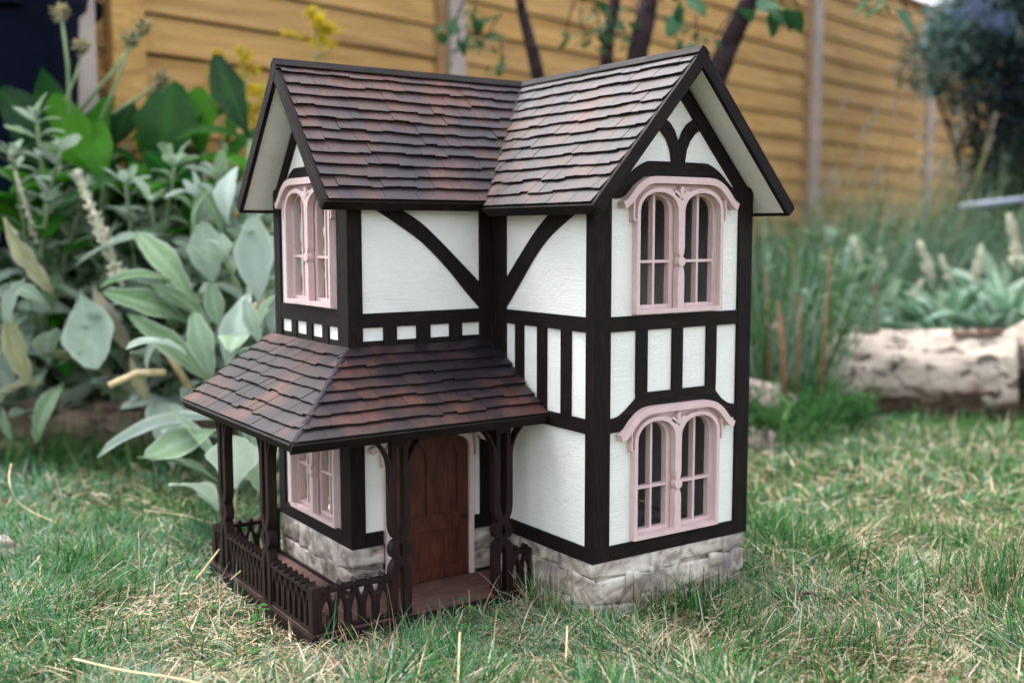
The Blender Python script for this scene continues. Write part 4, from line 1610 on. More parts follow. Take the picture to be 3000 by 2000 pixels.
class Blades:
    """thin blades and small leaves of one plant, colour kept per blade"""

    def __init__(s):
        s.v, s.f, s.c = [], [], []

    def blade(s, p, d, L, w, droop, col, seg=4, side=None, taper=0.8):
        p = Vector(p)
        d = Vector(d).normalized()
        sd_ = side or d.cross(UPV)
        if sd_.length < 1e-3:
            sd_ = Vector((1, 0, 0))
        sd_.normalize()
        n0 = len(s.v)
        for i in range(seg + 1):
            t = i / seg
            ww = w * (1 - t ** 1.6 * taper) / 2
            s.v.append(p + sd_ * ww)
            s.v.append(p - sd_ * ww)
            d = Vector((d.x, d.y, d.z - droop / seg * (0.5 + t))).normalized()
            p = p + d * (L / seg)
        for i in range(seg):
            a = n0 + 2 * i
            s.f.append((a, a + 1, a + 3, a + 2))
            s.c.append(col)
        return p

    def quad(s, p, d, L, w, nrm, col):
        p, d = Vector(p), Vector(d).normalized()
        sd_ = d.cross(nrm)
        if sd_.length < 1e-3:
            sd_ = d.orthogonal()
        sd_.normalize()
        n0 = len(s.v)
        s.v += [p, p + d * L * 0.5 + sd_ * w / 2, p + d * L, p + d * L * 0.5 - sd_ * w / 2]
        s.f.append((n0, n0 + 1, n0 + 2, n0 + 3))
        s.c.append(col)

    def mesh(s, name, mtl, off=Vector((0, 0, 0))):
        me = bpy.data.meshes.new(name)
        me.from_pydata([tuple(v - off) for v in s.v], [], s.f)
        a = me.attributes.new('col', 'FLOAT_COLOR', 'FACE')
        a.data.foreach_set('color', [x for c in s.c for x in (c[0], c[1], c[2], 1.0)])
        me.materials.append(mtl)
        me.update()
        return me


def vary(rng, c, k=0.25):
    f = rng.uniform(1 - k, 1 + k)
    return (c[0] * f * rng.uniform(0.92, 1.08), c[1] * f, c[2] * f * rng.uniform(0.9, 1.1))


def goldenrod(X, Y, depth, label, seed, w, h):
    rng = random.Random(seed)
    top = at(X, Y, depth)
    root = empty('goldenrod', (top.x, top.y, 0))
    tag(root, label, 'flower', 'yellow goldenrods before the fence')
    tubes(root, 'stem', M_STEM, [([(top.x, top.y, 0), (top.x + 0.01, top.y, top.z * 0.5), tuple(top)], 0.005, 0.003)])
    lf = Blades()
    fl2 = Blades()
    for i in range(60):
        z = rng.uniform(0.15, top.z - h * 0.6)
        a = rng.uniform(0, 6.28)
        lf.blade((top.x, top.y, z), (math.cos(a), math.sin(a), 0.6), rng.uniform(0.05, 0.09), 0.010, 0.8, vary(rng, (0.16, 0.22, 0.05)))
    for i in range(14):
        t = i / 14
        a = rng.uniform(0, 6.28)
        L = w * (1 - 0.75 * t) * rng.uniform(0.6, 1.1)
        p0 = Vector((top.x, top.y, top.z - h * (1 - t)))
        d = Vector((math.cos(a), math.sin(a), 0.45))
        for k in range(70):
            q = rng.random() ** 0.8
            p = p0 + d * L * q + Vector((rng.gauss(0, 0.006), rng.gauss(0, 0.006), rng.gauss(0, 0.006) - 0.02 * q * q))
            fl2.quad(p, Vector((rng.uniform(-1, 1), rng.uniform(-1, 1), rng.uniform(0, 1))), 0.011, 0.007, Vector((rng.uniform(-1, 1), rng.uniform(-1, 1), 1)), vary(rng, (0.62, 0.48, 0.03)))
    link('leaves', lf.mesh('leaves', M_PLANT, root.location), root)
    link('plume', fl2.mesh('plume', M_PLANT, root.location), root)


goldenrod(560, 105, 3.05, 'goldenrod with a wide yellow plume beside the left gable', 301, 0.10, 0.22)
goldenrod(500, 118, 3.1, 'goldenrod with a small yellow plume at the left of the wide one', 302, 0.05, 0.12)
goldenrod(725, 20, 3.0, 'goldenrod standing tall and yellow above the left roof ridge', 303, 0.10, 0.11)
goldenrod(600, 190, 3.0, 'goldenrod low behind the left gable with orange yellow flowers', 304, 0.08, 0.22)


def dried_flower(paths, label, seed):
    rng = random.Random(seed)
    b = at(paths[0][0], paths[0][1], paths[0][4])
    root = empty('dried_flower', (b.x, b.y, 0))
    tag(root, label, 'flower', 'dried flower stems at the upper left')
    for bx, by, tx, ty, dp in paths:
        p, q = at(bx, by, dp), at(tx, ty, dp)
        tubes(root, 'stem', M_STEM, [([tuple(p), tuple(p.lerp(q, 0.5) + Vector((0.006, 0, 0))), tuple(q)], 0.005, 0.004)])
        hd = Blades()
        for k in range(120):
            d = Vector((rng.gauss(0, 1), rng.gauss(0, 1), rng.gauss(0.4, 1))).normalized()
            hd.quad(q + d * 0.006, d, rng.uniform(0.012, 0.028), 0.006, Vector((rng.uniform(-1, 1), rng.uniform(-1, 1), 1)), vary(rng, (0.40, 0.36, 0.22) if rng.random() < 0.7 else (0.10, 0.09, 0.05)))
        link('seed_head', hd.mesh('seed_head', M_PLANT, root.location), root)


dried_flower([(150, 230, 190, 110, 2.7), (160, 260, 140, 30, 2.7)], 'dried pale flower stems before the navy container', 401)
dried_flower([(180, 260, 330, 65, 2.75), (260, 260, 370, 185, 2.75), (220, 300, 300, 90, 2.75)], 'dried pale flower stems leaning right before the fence post', 402)

# navy container at the far left
b = at(20, 500, 3.05)
M_ = lambda a, bb, w: Vector((0, 0, 0))
bin_root = empty('storage_bin', (b.x, b.y, 0))
tag(bin_root, 'dark navy container standing behind the plants at the upper left edge', 'bin')
bw = Vector((RT.x, RT.y, 0)).normalized()
bd = Vector((-bw.y, bw.x, 0))
def BQ(a, b_, c):
    return bw * a + bd * b_ + Vector((0, 0, c))
k = MB()
n0 = 0
prof = [(0.0, 0.20), (0.02, 0.22), (1.12, 0.255), (1.14, 0.27), (1.18, 0.275), (1.20, 0.25), (1.30, 0.10), (1.31, 0.0)]
sg_ = 28
for z, r in prof:
    for i in range(sg_):
        t = 2 * math.pi * i / sg_
        c_, s_ = math.cos(t), math.sin(t)
        k.v.append(BQ(math.copysign(abs(c_) ** 0.5, c_) * r, math.copysign(abs(s_) ** 0.5, s_) * r, z))
for j in range(len(prof) - 1):
    for i in range(sg_):
        a_, b_ = j * sg_ + i, j * sg_ + (i + 1) % sg_
        k.face([a_, b_, b_ + sg_, a_ + sg_], [(0, 0)] * 4)
k.build('body', M_NAVY, bin_root, smooth=True)
MB().box(-0.18, 0.18, -0.30, -0.25, 1.12, 1.16, BQ).build('handle', M_NAVY, bin_root)

# ================================================================== TREE behind the house
tb = at(1400, 700, 3.45)
tree = empty('tree', (tb.x, tb.y, 0))
tag(tree, 'multi-stemmed tree with dark bark and scattered leaves between dollhouse and fence', 'tree')
stem_defs = [
    [(1395, 1200, 3.45), (1385, 700, 3.45), (1462, 150, 3.4), (1492, -20, 3.4), (1510, -260, 3.4)],
    [(1410, 1200, 3.45), (1440, 700, 3.45), (1640, 190, 3.35), (1668, 110, 3.35), (1725, 0, 3.3), (1830, -170, 3.3)],
    [(1385, 1200, 3.45), (1360, 700, 3.45), (1238, 190, 3.35), (1212, 90, 3.35), (1190, -20, 3.35), (1180, -240, 3.35)],
    [(1390, 1200, 3.45), (1370, 700, 3.5), (1392, 140, 3.55), (1410, 20, 3.55), (1440, -200, 3.55)],
]
stem_r = [(0.040, 0.024), (0.042, 0.026), (0.024, 0.013), (0.028, 0.017)]
for sdf, (r0, r1) in zip(stem_defs, stem_r):
    pts = [at(*p) for p in sdf]
    pts[0].z = -0.02
    path = [Vector(p) for p in spline([tuple(p) for p in pts], 7)]
    path = [p + Vector((noise.noise(p * 5) * 0.008, noise.noise(p * 5 + Vector((9, 0, 0))) * 0.008, 0)) for p in path]
    mb = MB()
    n = len(path)
    mb.tube([p - tree.location for p in path], [(r0 + (r1 - r0) * i / (n - 1)) * (1 + 0.12 * noise.noise(path[i] * 9)) for i in range(n)], 12)
    mb.build('trunk', M_BARK, tree, smooth=True)
trng = random.Random(77)
clusters = [(1030, 75, 3.2, 5, 46, 40), (1085, 60, 3.25, 14, 34, 46), (1110, 95, 3.25, 10, 30, 36), (1150, 150, 3.3, 8, 26, 30), (1060, 120, 3.3, 5, 24, 24),
            (1380, 80, 3.35, 22, 30, 44), (1410, 40, 3.35, 16, 30, 40), (1340, 90, 3.4, 8, 24, 30), (1560, 8, 3.0, 4, 70, 22), (1600, 105, 3.3, 10, 30, 34), (1575, 120, 3.35, 6, 26, 26),
            (1790, 12, 2.9, 5, 76, 28), (1770, 30, 2.95, 3, 60, 24), (1640, 90, 3.3, 5, 30, 24), (2035, 5, 2.9, 4, 74, 26), (1990, -10, 2.9, 3, 60, 26), (1300, 70, 3.3, 4, 26, 26), (1460, 70, 3.4, 6, 26, 26),
            (1120, -60, 3.2, 14, 40, 70), (1350, -90, 3.3, 16, 44, 90), (1550, -80, 3.2, 14, 50, 80), (1780, -90, 3.0, 14, 56, 90), (1960, -110, 2.95, 12, 56, 90)]
twig = []
for X, Y, dp, n, lp, sp in clusters:
    c = at(X, Y, dp)
    twig.append(([tuple(c + Vector((trng.uniform(-0.10, 0.10), trng.uniform(-0.02, 0.06), 0.10))), tuple(c)], 0.004, 0.002))
    for i in range(n):
        dd = dp + trng.uniform(-0.08, 0.08)
        p = at(X + trng.gauss(0, sp * 0.55), Y + trng.gauss(0, sp * 0.55), dd)
        a = trng.uniform(0, 6.28)
        L = lp * 1.2755 * dp / FPX * trng.uniform(0.75, 1.25)
        d = Vector((math.cos(a), math.sin(a) * 0.6, trng.uniform(-0.9, 0.35))).normalized()
        leaf(tree, FIG[trng.randrange(3)], p, p + d * L, trng.uniform(0.9, 1.2), UPV + TOCAM * trng.uniform(0, 1.2) + RT * trng.uniform(-0.5, 0.5))
for tw_ in twig:
    tubes(tree, 'twig', M_BARK, [tw_], 5)

# ================================================================== RIGHT BED
def feather(X, depth, label, seed, n, h, lean, spread, cols, cat, name, leafy_=5, w=0.0035, group=None, wl=0.02, Yref=700, droop=0.5):
    """clump of fine upright stems with small narrow leaves"""
    rng = random.Random(seed)
    b = at(X, Yref, depth)
    root = empty(name, (b.x, b.y, 0))
    tag(root, label, cat, group)
    fo = Blades()
    for i in range(n):
        a = rng.uniform(0, 6.283)
        r = rng.random() ** 0.6 * spread
        p = Vector((b.x + math.cos(a) * r, b.y + math.sin(a) * r, 0))
        d = Vector((math.cos(a) * 0.35 + lean[0] + rng.gauss(0, 0.14), math.sin(a) * 0.35 + lean[1] + rng.gauss(0, 0.14), 1.0)).normalized()
        L = h * rng.uniform(0.5, 1.1)
        c = vary(rng, cols[rng.randrange(len(cols))], 0.3)
        fo.blade(p, d, L, w, droop * rng.uniform(0.3, 1.2), c, 5, RT)
        for k in range(leafy_):
            t = rng.uniform(0.25, 1.0)
            q = p + d * L * t - Vector((0, 0, droop * 0.25 * t * t * L))
            fo.quad(q, Vector((rng.uniform(-1, 1), rng.uniform(-1, 1), rng.uniform(0.1, 1.2))), wl * rng.uniform(1.2, 2.4), wl * 0.22, Vector((rng.uniform(-1, 1), rng.uniform(-1, 1), 0.3)), vary(rng, c, 0.15))
    link('foliage', fo.mesh('foliage', M_PLANT, root.location), root)
    return root


BG = [(0.085, 0.150, 0.085), (0.145, 0.225, 0.145), (0.245, 0.335, 0.250), (0.038, 0.085, 0.040)]
GR = [(0.050, 0.135, 0.038), (0.105, 0.210, 0.080), (0.022, 0.072, 0.020)]
feather(1930, 4.5, 'feathery blue-green bush behind the pale log', 501, 900, 0.70, (0.10, -0.03), 0.30, BG, 'bush', 'lavender_bush', 9, 0.004, None, 0.020)
feather(2110, 4.9, 'wide blue-green bush with stems fanning right before the fence', 502, 1300, 0.80, (0.26, -0.10), 0.42, BG, 'bush', 'lavender_bush', 9, 0.004, None, 0.022)
feather(2290, 5.1, 'tall arching blue-green bush at the right edge', 503, 900, 1.00, (0.42, -0.16), 0.32, BG + [(0.20, 0.22, 0.10)], 'bush', 'lavender_bush', 8, 0.0045, None, 0.024)
feather(1775, 3.3, 'loose green grass growing close behind the right wall', 504, 360, 0.62, (0.0, 0.0), 0.16, GR + BG[1:3], 'grass', 'grass_clump', 3, 0.005, None, 0.03, 700, 0.25)
feather(1860, 3.0, 'ferny bright green clump in front of the brown stalks', 505, 130, 0.15, (0.1, -0.2), 0.14, GR, 'plant', 'fern_clump', 9, 0.004, None, 0.022, 700, 0.7)
feather(1790, 2.75, 'ferny green clump beside the right corner of the dollhouse', 506, 130, 0.16, (0.1, -0.1), 0.12, GR, 'plant', 'fern_clump', 9, 0.004, None, 0.020, 700, 0.7)
feather(1915, 3.0, 'ferny green clump at the left end of the pale log', 507, 50, 0.09, (0.1, -0.2), 0.10, GR, 'plant', 'fern_clump', 8, 0.004, None, 0.020, 700, 0.8)
feather(2040, 4.2, 'low green clump between the flower spikes', 508, 350, 0.34, (0.05, 0.0), 0.22, GR + BG, 'plant', 'fern_clump', 7, 0.004, None, 0.022)
feather(2250, 4.3, 'low blue-green clump behind the strap leaves', 509, 350, 0.30, (0.1, 0.0), 0.26, BG + GR, 'plant', 'fern_clump', 7, 0.004, None, 0.022)
feather(2010, 5.4, 'added dark green bush standing in for shade behind the blue-green ones', 510, 700, 0.62, (0.05, 0.0), 0.45, [(0.012, 0.045, 0.016), (0.03, 0.085, 0.03), (0.05, 0.12, 0.05)], 'bush', 'lavender_bush', 8, 0.006, None, 0.026)  # added bush, its dark colours deepen the shade back here
# long airy stems with grey heads leaning over the fence boards
rng = random.Random(55)
hair = empty('seed_stems', at(2150, 800, 4.2) * 1.0)
hair.location.z = 0
tag(hair, 'long thin stems with pale grey flower heads leaning right before the fence', 'flower')
fo = Blades()
b = hair.location
for i in range(24):
    X1, Y1 = rng.uniform(1900, 2290), rng.uniform(215, 420)
    q = at(X1, Y1, rng.uniform(4.1, 4.6))
    p = at(X1 - rng.uniform(40, 150), 560, 4.3)
    side = RT
    n0 = len(fo.v)
    fo.blade(p, (q - p), (q - p).length, 0.005, 0.02, vary(rng, (0.20, 0.19, 0.09)), 4, side, 0.4)
    d = (q - p).normalized()
    for k in range(34):
        t = rng.uniform(0, 0.10)
        fo.quad(q - d * t + Vector((rng.gauss(0, 0.004), rng.gauss(0, 0.004), rng.gauss(0, 0.004))), Vector((rng.uniform(-1, 1), rng.uniform(-1, 1), rng.uniform(0, 1))), 0.012, 0.007, TOCAM, vary(rng, (0.24, 0.21, 0.18)))
link('stems', fo.mesh('stems', M_PLANT, b), hair)

# dry brown stalks
dry = [(1786, 690, 1806, 950, 2.9), (1838, 680, 1826, 930, 3.0), (1907, 570, 1878, 930, 2.85), (1822, 565, 1836, 800, 3.2), (2010, 620, 2016, 720, 3.6), (1760, 620, 1770, 850, 3.1), (1796, 720, 1812, 900, 2.95)]
names = ['thin dry brown stalk nearest the right wall', 'dry brown stalk in the middle of the brown stalks', 'tallest reddish brown stalk leaning before the log', 'slim dry stalk rising behind the others', 'short dark stalk before the bush at the right', 'faint dry stalk close to the wall corner', 'broken short dry stalk among the ferny leaves']
for (x1, y1, x2, y2, dp), lab in zip(dry, names):
    p, q = at(x2, y2, dp), at(x1, y1, dp)
    p.z = 0
    root = MB().tube([Vector((0, 0, 0)), (q - p) * 0.5 + Vector((0.006, 0.003, 0)), q - p], [0.0058, 0.0046, 0.0036], 7).build('dry_stalk', M_DRY, None, smooth=True)
    root.location = p
    tag(root, lab, 'stalk', 'dry stalks at the right of the dollhouse')

# strap-leaved silver clump at the right and more lamb's ears with spikes
def strap_clump(X, depth, label, seed, n, L0, base_z=0.0):
    rng = random.Random(seed)
    b = at(X, 760, depth)
    root = empty('strap_leaf_plant', (b.x, b.y, 0))
    tag(root, label, 'plant', 'strap-leaved plants in the right bed')
    for i in range(n):
        a = rng.uniform(0, 6.283)
        el = rad(rng.uniform(8, 75))
        d = Vector((math.cos(a) * math.cos(el), math.sin(a) * math.cos(el), math.sin(el)))
        p = Vector((b.x, b.y, base_z + rng.uniform(0.02, 0.12))) + Vector((math.cos(a), math.sin(a), 0)) * rng.uniform(0, 0.14)
        leaf(root, STRAP[rng.randrange(3)], p, p + d * L0 * rng.uniform(0.6, 1.15), rng.uniform(0.9, 1.3), UPV - d * 0.3)
    return root


strap_clump(2190, 3.62, 'strap-leaved silver green plant behind the pale log', 601, 60, 0.24, 0.10)
strap_clump(2310, 3.55, 'strap-leaved dark green plant at the right edge above the log', 602, 60, 0.26, 0.12)
strap_clump(2100, 3.9, 'strap-leaved plant half hidden at the left end of the silver ones', 603, 40, 0.20, 0.10)
rp = lamb_plant(1930, 3.75, 'lamb ear plant with a pale woolly head behind the brown stalks', 610, mound=14, mh=0.2, stems=[(1910, 560, 3.7), (1960, 575, 3.75)], group='lamb ear plants in the right bed', hero=[(1960, 600, 1880, 590, 3.7, 0.9, 4, 0.5), (1985, 580, 2045, 640, 3.7, 0.7, 3, 0.5), (1940, 640, 1950, 560, 3.7, 1.0, 0, 0.7)], spikes=[(1975, 600, 1960, 540, 3.7, 0.016), (2030, 610, 2020, 570, 3.7, 0.014)])
rp = lamb_plant(2160, 3.9, 'lamb ear plant with two beige flower spikes in the right bed', 611, mound=14, mh=0.2, stems=[], group='lamb ear plants in the right bed', spikes=[(2140, 640, 2110, 550, 3.8, 0.020), (2180, 640, 2160, 585, 3.8, 0.018), (2090, 690, 2120, 640, 3.8, 0.016)])
rp = lamb_plant(2290, 3.9, 'lamb ear plant with tall pale spikes at the right edge', 612, mound=14, mh=0.2, stems=[], group='lamb ear plants in the right bed', hero=[(2290, 700, 2260, 560, 3.8, 0.8, 2, 0.7), (2270, 690, 2210, 600, 3.8, 0.8, 3, 0.5)], spikes=[(2340, 610, 2318, 490, 3.7, 0.024), (2240, 640, 2255, 560, 3.8, 0.018)])

# shrub over the fence at the upper right
def shrub(X, Y, depth, rx, rz, label, seed, n, cols, flower=None, lsz=0.045):
    rng = random.Random(seed)
    c = at(X, Y, depth)
    root = empty('shrub', (c.x, c.y, 0))
    tag(root, label, 'shrub', 'shrubs at the right edge')
    lf = Blades()
    cl = [(Vector((rng.gauss(0, rx * 0.45), rng.gauss(0, rx * 0.45), rng.gauss(0, rz * 0.45))), rng.uniform(0.10, 0.24)) for _ in range(46)]
    paths = []
    for q, r in cl[:16]:
        paths.append(([(c.x, c.y, 0), tuple(Vector((c.x, c.y, c.z * 0.5)) + q * 0.3), tuple(c + q)], 0.022, 0.005))
    for i in range(n):
        q, r = cl[rng.randrange(len(cl))]
        d = Vector((rng.gauss(0, 1), rng.gauss(0, 1), rng.gauss(0, 1))).normalized()
        p = c + q + d * r * rng.random() ** 0.4
        lf.quad(p, d + Vector((rng.uniform(-1, 1), rng.uniform(-1, 1), rng.uniform(-0.8, 0.6))), lsz * rng.uniform(0.7, 1.5), lsz * 0.42, Vector((rng.uniform(-1, 1), rng.uniform(-1, 1), 1)), vary(rng, cols[rng.randrange(len(cols))], 0.35))
    tubes(root, 'trunk', M_BARK, paths, 6)
    link('crown', lf.mesh('crown', M_PLANT, root.location), root)
    if flower:
        for fx, fy in flower:
            p0 = at(fx, fy, depth - 0.35)
            fb = Blades()
            for k in range(90):
                p = p0 + Vector((rng.gauss(0, 0.05), rng.gauss(0, 0.03), rng.gauss(0, 0.03)))
                fb.quad(p, Vector((rng.uniform(-1, 1), rng.uniform(-1, 1), rng.uniform(0, 1))), 0.024, 0.016, TOCAM, vary(rng, (0.10, 0.13, 0.22)))
            link('blossom', fb.mesh('blossom', M_PLANT, root.location), root)


shrub(2300, 40, 5.6, 0.46, 0.52, 'blue-grey leafed shrub hanging over the fence end with lilac blossom', 701, 16000, [(0.035, 0.085, 0.065), (0.08, 0.15, 0.13), (0.20, 0.28, 0.28), (0.02, 0.05, 0.03)], [(2230, 25), (2290, 50)], 0.042)
shrub(2350, 420, 5.4, 0.30, 0.60, 'dark shrub at the right edge with deep shade put into its leaf colours', 702, 14000, [(0.008, 0.012, 0.016), (0.015, 0.022, 0.026), (0.025, 0.035, 0.032)], None, 0.05)  # near-black leaf colours hold the deep shade of this corner
# pale rail
p0, p1 = at(2205, 474, 4.75), at(2420, 450, 4.75)
rail_o = empty('garden_rail', (p0.x, p0.y, 0))
tag(rail_o, 'pale blue-grey horizontal rail before the dark shrub at the right edge', 'rail')
tubes(rail_o, 'bar', M_RAIL, [([tuple(p0), tuple(p1)], 0.012, 0.012)], 10)
tubes(rail_o, 'upright', M_RAIL, [([(p1.x, p1.y, 0), tuple(p1)], 0.014, 0.014)], 10)

# ================================================================== LOGS AND STONES
def log(p0, p1, r, mtl, label, seed, name='log', flat=0.9, rough=0.10, bow=0.02, flakes=0):
    p0, p1 = Vector(p0), Vector(p1)
    ax = (p1 - p0)
    L = ax.length
    ax.normalize()
    sd_ = ax.cross(UPV).normalized()
    u2 = sd_.cross(ax)
    nu, nv = 48, 40
    verts, faces = [], []
    for j in range(nv + 1):
        t = j / nv
        for i in range(nu):
            a = 2 * math.pi * i / nu
            x = t * L
            rr = r * (1 + rough * noise.noise(Vector((x * 4, math.cos(a) * 1.5, math.sin(a) * 1.5 + seed))) + rough * 0.75 * noise.noise(Vector((x * 14, math.cos(a) * 5, math.sin(a) * 5 + seed))))
            rr *= 1 - 0.12 * math.exp(-((t) / 0.05) ** 2) - 0.12 * math.exp(-((1 - t) / 0.05) ** 2)
            xo = x + (0.035 * noise.noise(Vector((math.cos(a) * 2, math.sin(a) * 2, seed + 5))) - 0.10 * r * math.sin(a)) * (1 if t < 0.04 else 0.0)
            verts.append((xo, math.cos(a) * rr, math.sin(a) * rr * flat + bow * math.sin(t * 3.14)))
    for j in range(nv):
        for i in range(nu):
            a, b_ = j * nu + i, j * nu + (i + 1) % nu
            faces.append((a, b_, b_ + nu, a + nu))
    for j, off in ((0, 0.05), (nv, -0.02)):
        c = len(verts)
        base = j * nu
        for k, (f, o_) in enumerate(((0.72, off * 0.4), (0.35, off))):
            for i in range(nu):
                v = verts[base + i]
                verts.append((v[0] + o_, v[1] * f, v[2] * f))
        faces_ring = [base, c, c + nu]
        for q in range(2):
            for i in range(nu):
                a, b_ = faces_ring[q] + i, faces_ring[q] + (i + 1) % nu
                faces.append((a, b_, faces_ring[q + 1] + (i + 1) % nu, faces_ring[q + 1] + i))
        faces.append(tuple(faces_ring[2] + i for i in range(nu)))
    me = bpy.data.meshes.new(name)
    me.from_pydata(verts, [], faces)
    bm = bmesh.new()
    bm.from_mesh(me)
    bmesh.ops.recalc_face_normals(bm, faces=bm.faces)
    bm.to_mesh(me)
    bm.free()
    me.polygons.foreach_set('use_smooth', [True] * len(me.polygons))
    o = link(name, me, None, mtl)
    o.matrix_world = Matrix(((ax.x, sd_.x, u2.x, p0.x), (ax.y, sd_.y, u2.y, p0.y), (ax.z, sd_.z, u2.z, p0.z), (0, 0, 0, 1)))
    brng = random.Random(int(seed * 7))
    for k in range(flakes):
        xc = brng.uniform(0.05, 0.95) * L
        if k % 3:
            ac, lx, la = brng.uniform(-1.1, -0.35), brng.uniform(0.035, 0.095), brng.uniform(0.16, 0.36)
        else:
            ac, lx, la = brng.uniform(1.0, 1.6), brng.uniform(0.02, 0.055), brng.uniform(0.08, 0.18)
        bv, bf = [], []
        gx_, ga_ = 12, 8
        for i in range(gx_ + 1):
            for j in range(ga_ + 1):
                u, v = i / gx_ * 2 - 1, j / ga_ * 2 - 1
                wob = 1 + 0.45 * noise.noise(Vector((u * 2.2, v * 2.2, seed + k * 3)))
                x = min(max(xc + u * lx * wob, 0.012), L - 0.012)
                a = ac + v * la * wob
                e = max(abs(u), abs(v))
                rr = r * (1.045 + 0.05 * noise.noise(Vector((x * 12, a * 3, seed))) + 0.05 * e * e * brng.random())
                bv.append((x, math.cos(a) * rr, math.sin(a) * rr * flat))
        for i in range(gx_):
            for j in range(ga_):
                q_ = i * (ga_ + 1) + j
                bf.append((q_, q_ + 1, q_ + ga_ + 2, q_ + ga_ + 1))
        bme = bpy.data.meshes.new('bark')
        bme.from_pydata(bv, [], bf)
        bo = link('bark', bme, o, M_BARKFLAKE)
        so2 = bo.modifiers.new('thick', 'SOLIDIFY')
        so2.thickness = 0.006
    return tag(o, label, 'log')


M_BARKFLAKE = m_plain('flaky_grey_brown_bark', (0.105, 0.072, 0.054), 0.95, 0.05, 0.6, 34, 0.012)


a0_, a1_ = at(1905, 862, 3.38), at(2338, 866, 3.16)
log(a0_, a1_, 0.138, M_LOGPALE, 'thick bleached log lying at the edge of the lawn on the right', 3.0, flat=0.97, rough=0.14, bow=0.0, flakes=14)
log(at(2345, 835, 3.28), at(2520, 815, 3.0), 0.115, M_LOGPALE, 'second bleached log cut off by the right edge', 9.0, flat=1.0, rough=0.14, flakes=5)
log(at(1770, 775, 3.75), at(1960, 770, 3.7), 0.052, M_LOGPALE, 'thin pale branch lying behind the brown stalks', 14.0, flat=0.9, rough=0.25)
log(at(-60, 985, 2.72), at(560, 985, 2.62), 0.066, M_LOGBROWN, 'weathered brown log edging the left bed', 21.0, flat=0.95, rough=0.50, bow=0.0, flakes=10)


def rock(p, r, label, seed, sx=1.3, sz=0.8):
    bm = bmesh.new()
    bmesh.ops.create_icosphere(bm, subdivisions=4, radius=1.0)
    for v in bm.verts:
        d = v.co.normalized()
        k_ = 1 + 0.25 * noise.noise(d * 1.6 + Vector((seed, 0, 0))) + 0.10 * noise.noise(d * 5 + Vector((0, seed, 0)))
        v.co = Vector((d.x * sx, d.y, d.z * sz)) * k_ * r
    me = bpy.data.meshes.new('rock')
    bm.to_mesh(me)
    bm.free()
    me.polygons.foreach_set('use_smooth', [True] * len(me.polygons))
    o = link('rock', me, None, M_ROCK)
    o.location = p
    o.rotation_euler = (0, 0, seed)
    return tag(o, label, 'rock', 'rocks at the lawn edge')


q = at(-2, 1300, 1.78)
rock((q.x, q.y, 0.022), 0.030, 'small pinkish rock in the grass at the left edge', 2.0)
q = at(1735, 880, 3.0)
rock((q.x, q.y, 0.06), 0.09, 'pinkish grey rock close to the right wall corner', 5.0)
q = at(1745, 985, 2.75)
rock((q.x, q.y, 0.015), 0.045, 'low brown rock at the lawn edge right of the dollhouse', 7.0)

# cut stalks lying in the left bed
for (x1, y1, x2, y2, dp, lab) in ((250, 885, 380, 855, 2.30, 'pale broken stalk lying out over the left log'), (350, 770, 440, 900, 2.40, 'pale cut stalk leaning among the silvery leaves'), (600, 690, 560, 760, 2.3, 'short tan cut stalk by the left gable')):
    p, q = at(x1, y1, dp), at(x2, y2, dp + 0.05)
    o = MB().tube([Vector((0, 0, 0)), (q - p) * 0.5 + Vector((0, 0, 0.012)), q - p], [0.007, 0.008, 0.008], 8).build('cut_stalk', M_STRAW, None, smooth=True)
    o.location = p
    tag(o, lab, 'stalk', 'cut stalks in the left bed')

# ================================================================== LAWN GRASS
GREENS = [(0.038, 0.135, 0.032), (0.060, 0.190, 0.046), (0.105, 0.250, 0.078), (0.018, 0.068, 0.020)]
BLUES = [(0.085, 0.215, 0.125), (0.190, 0.335, 0.235), (0.045, 0.140, 0.080)]
STRAWS = [(0.50, 0.40, 0.26), (0.62, 0.52, 0.37), (0.36, 0.26, 0.15), (0.26, 0.17, 0.09), (0.70, 0.62, 0.48)]


def inside(poly, x, y):
    c = False
    j = len(poly) - 1
    for i in range(len(poly)):
        if (poly[i][1] > y) != (poly[j][1] > y) and x < (poly[j][0] - poly[i][0]) * (y - poly[i][1]) / (poly[j][1] - poly[i][1]) + poly[i][0]:
            c = not c
        j = i
    return c


FOOT = [(-0.008, -0.010), (0.308, -0.010), (0.308, 0.523), (-0.252, 0.523), (-0.252, 0.545), (-0.360, 0.545), (-0.360, 0.130), (-0.008, 0.130)]
FOOT2 = [(0.012, 0.010), (0.29, 0.010), (0.29, 0.505), (-0.34, 0.505), (-0.34, 0.150), (0.012, 0.150)]


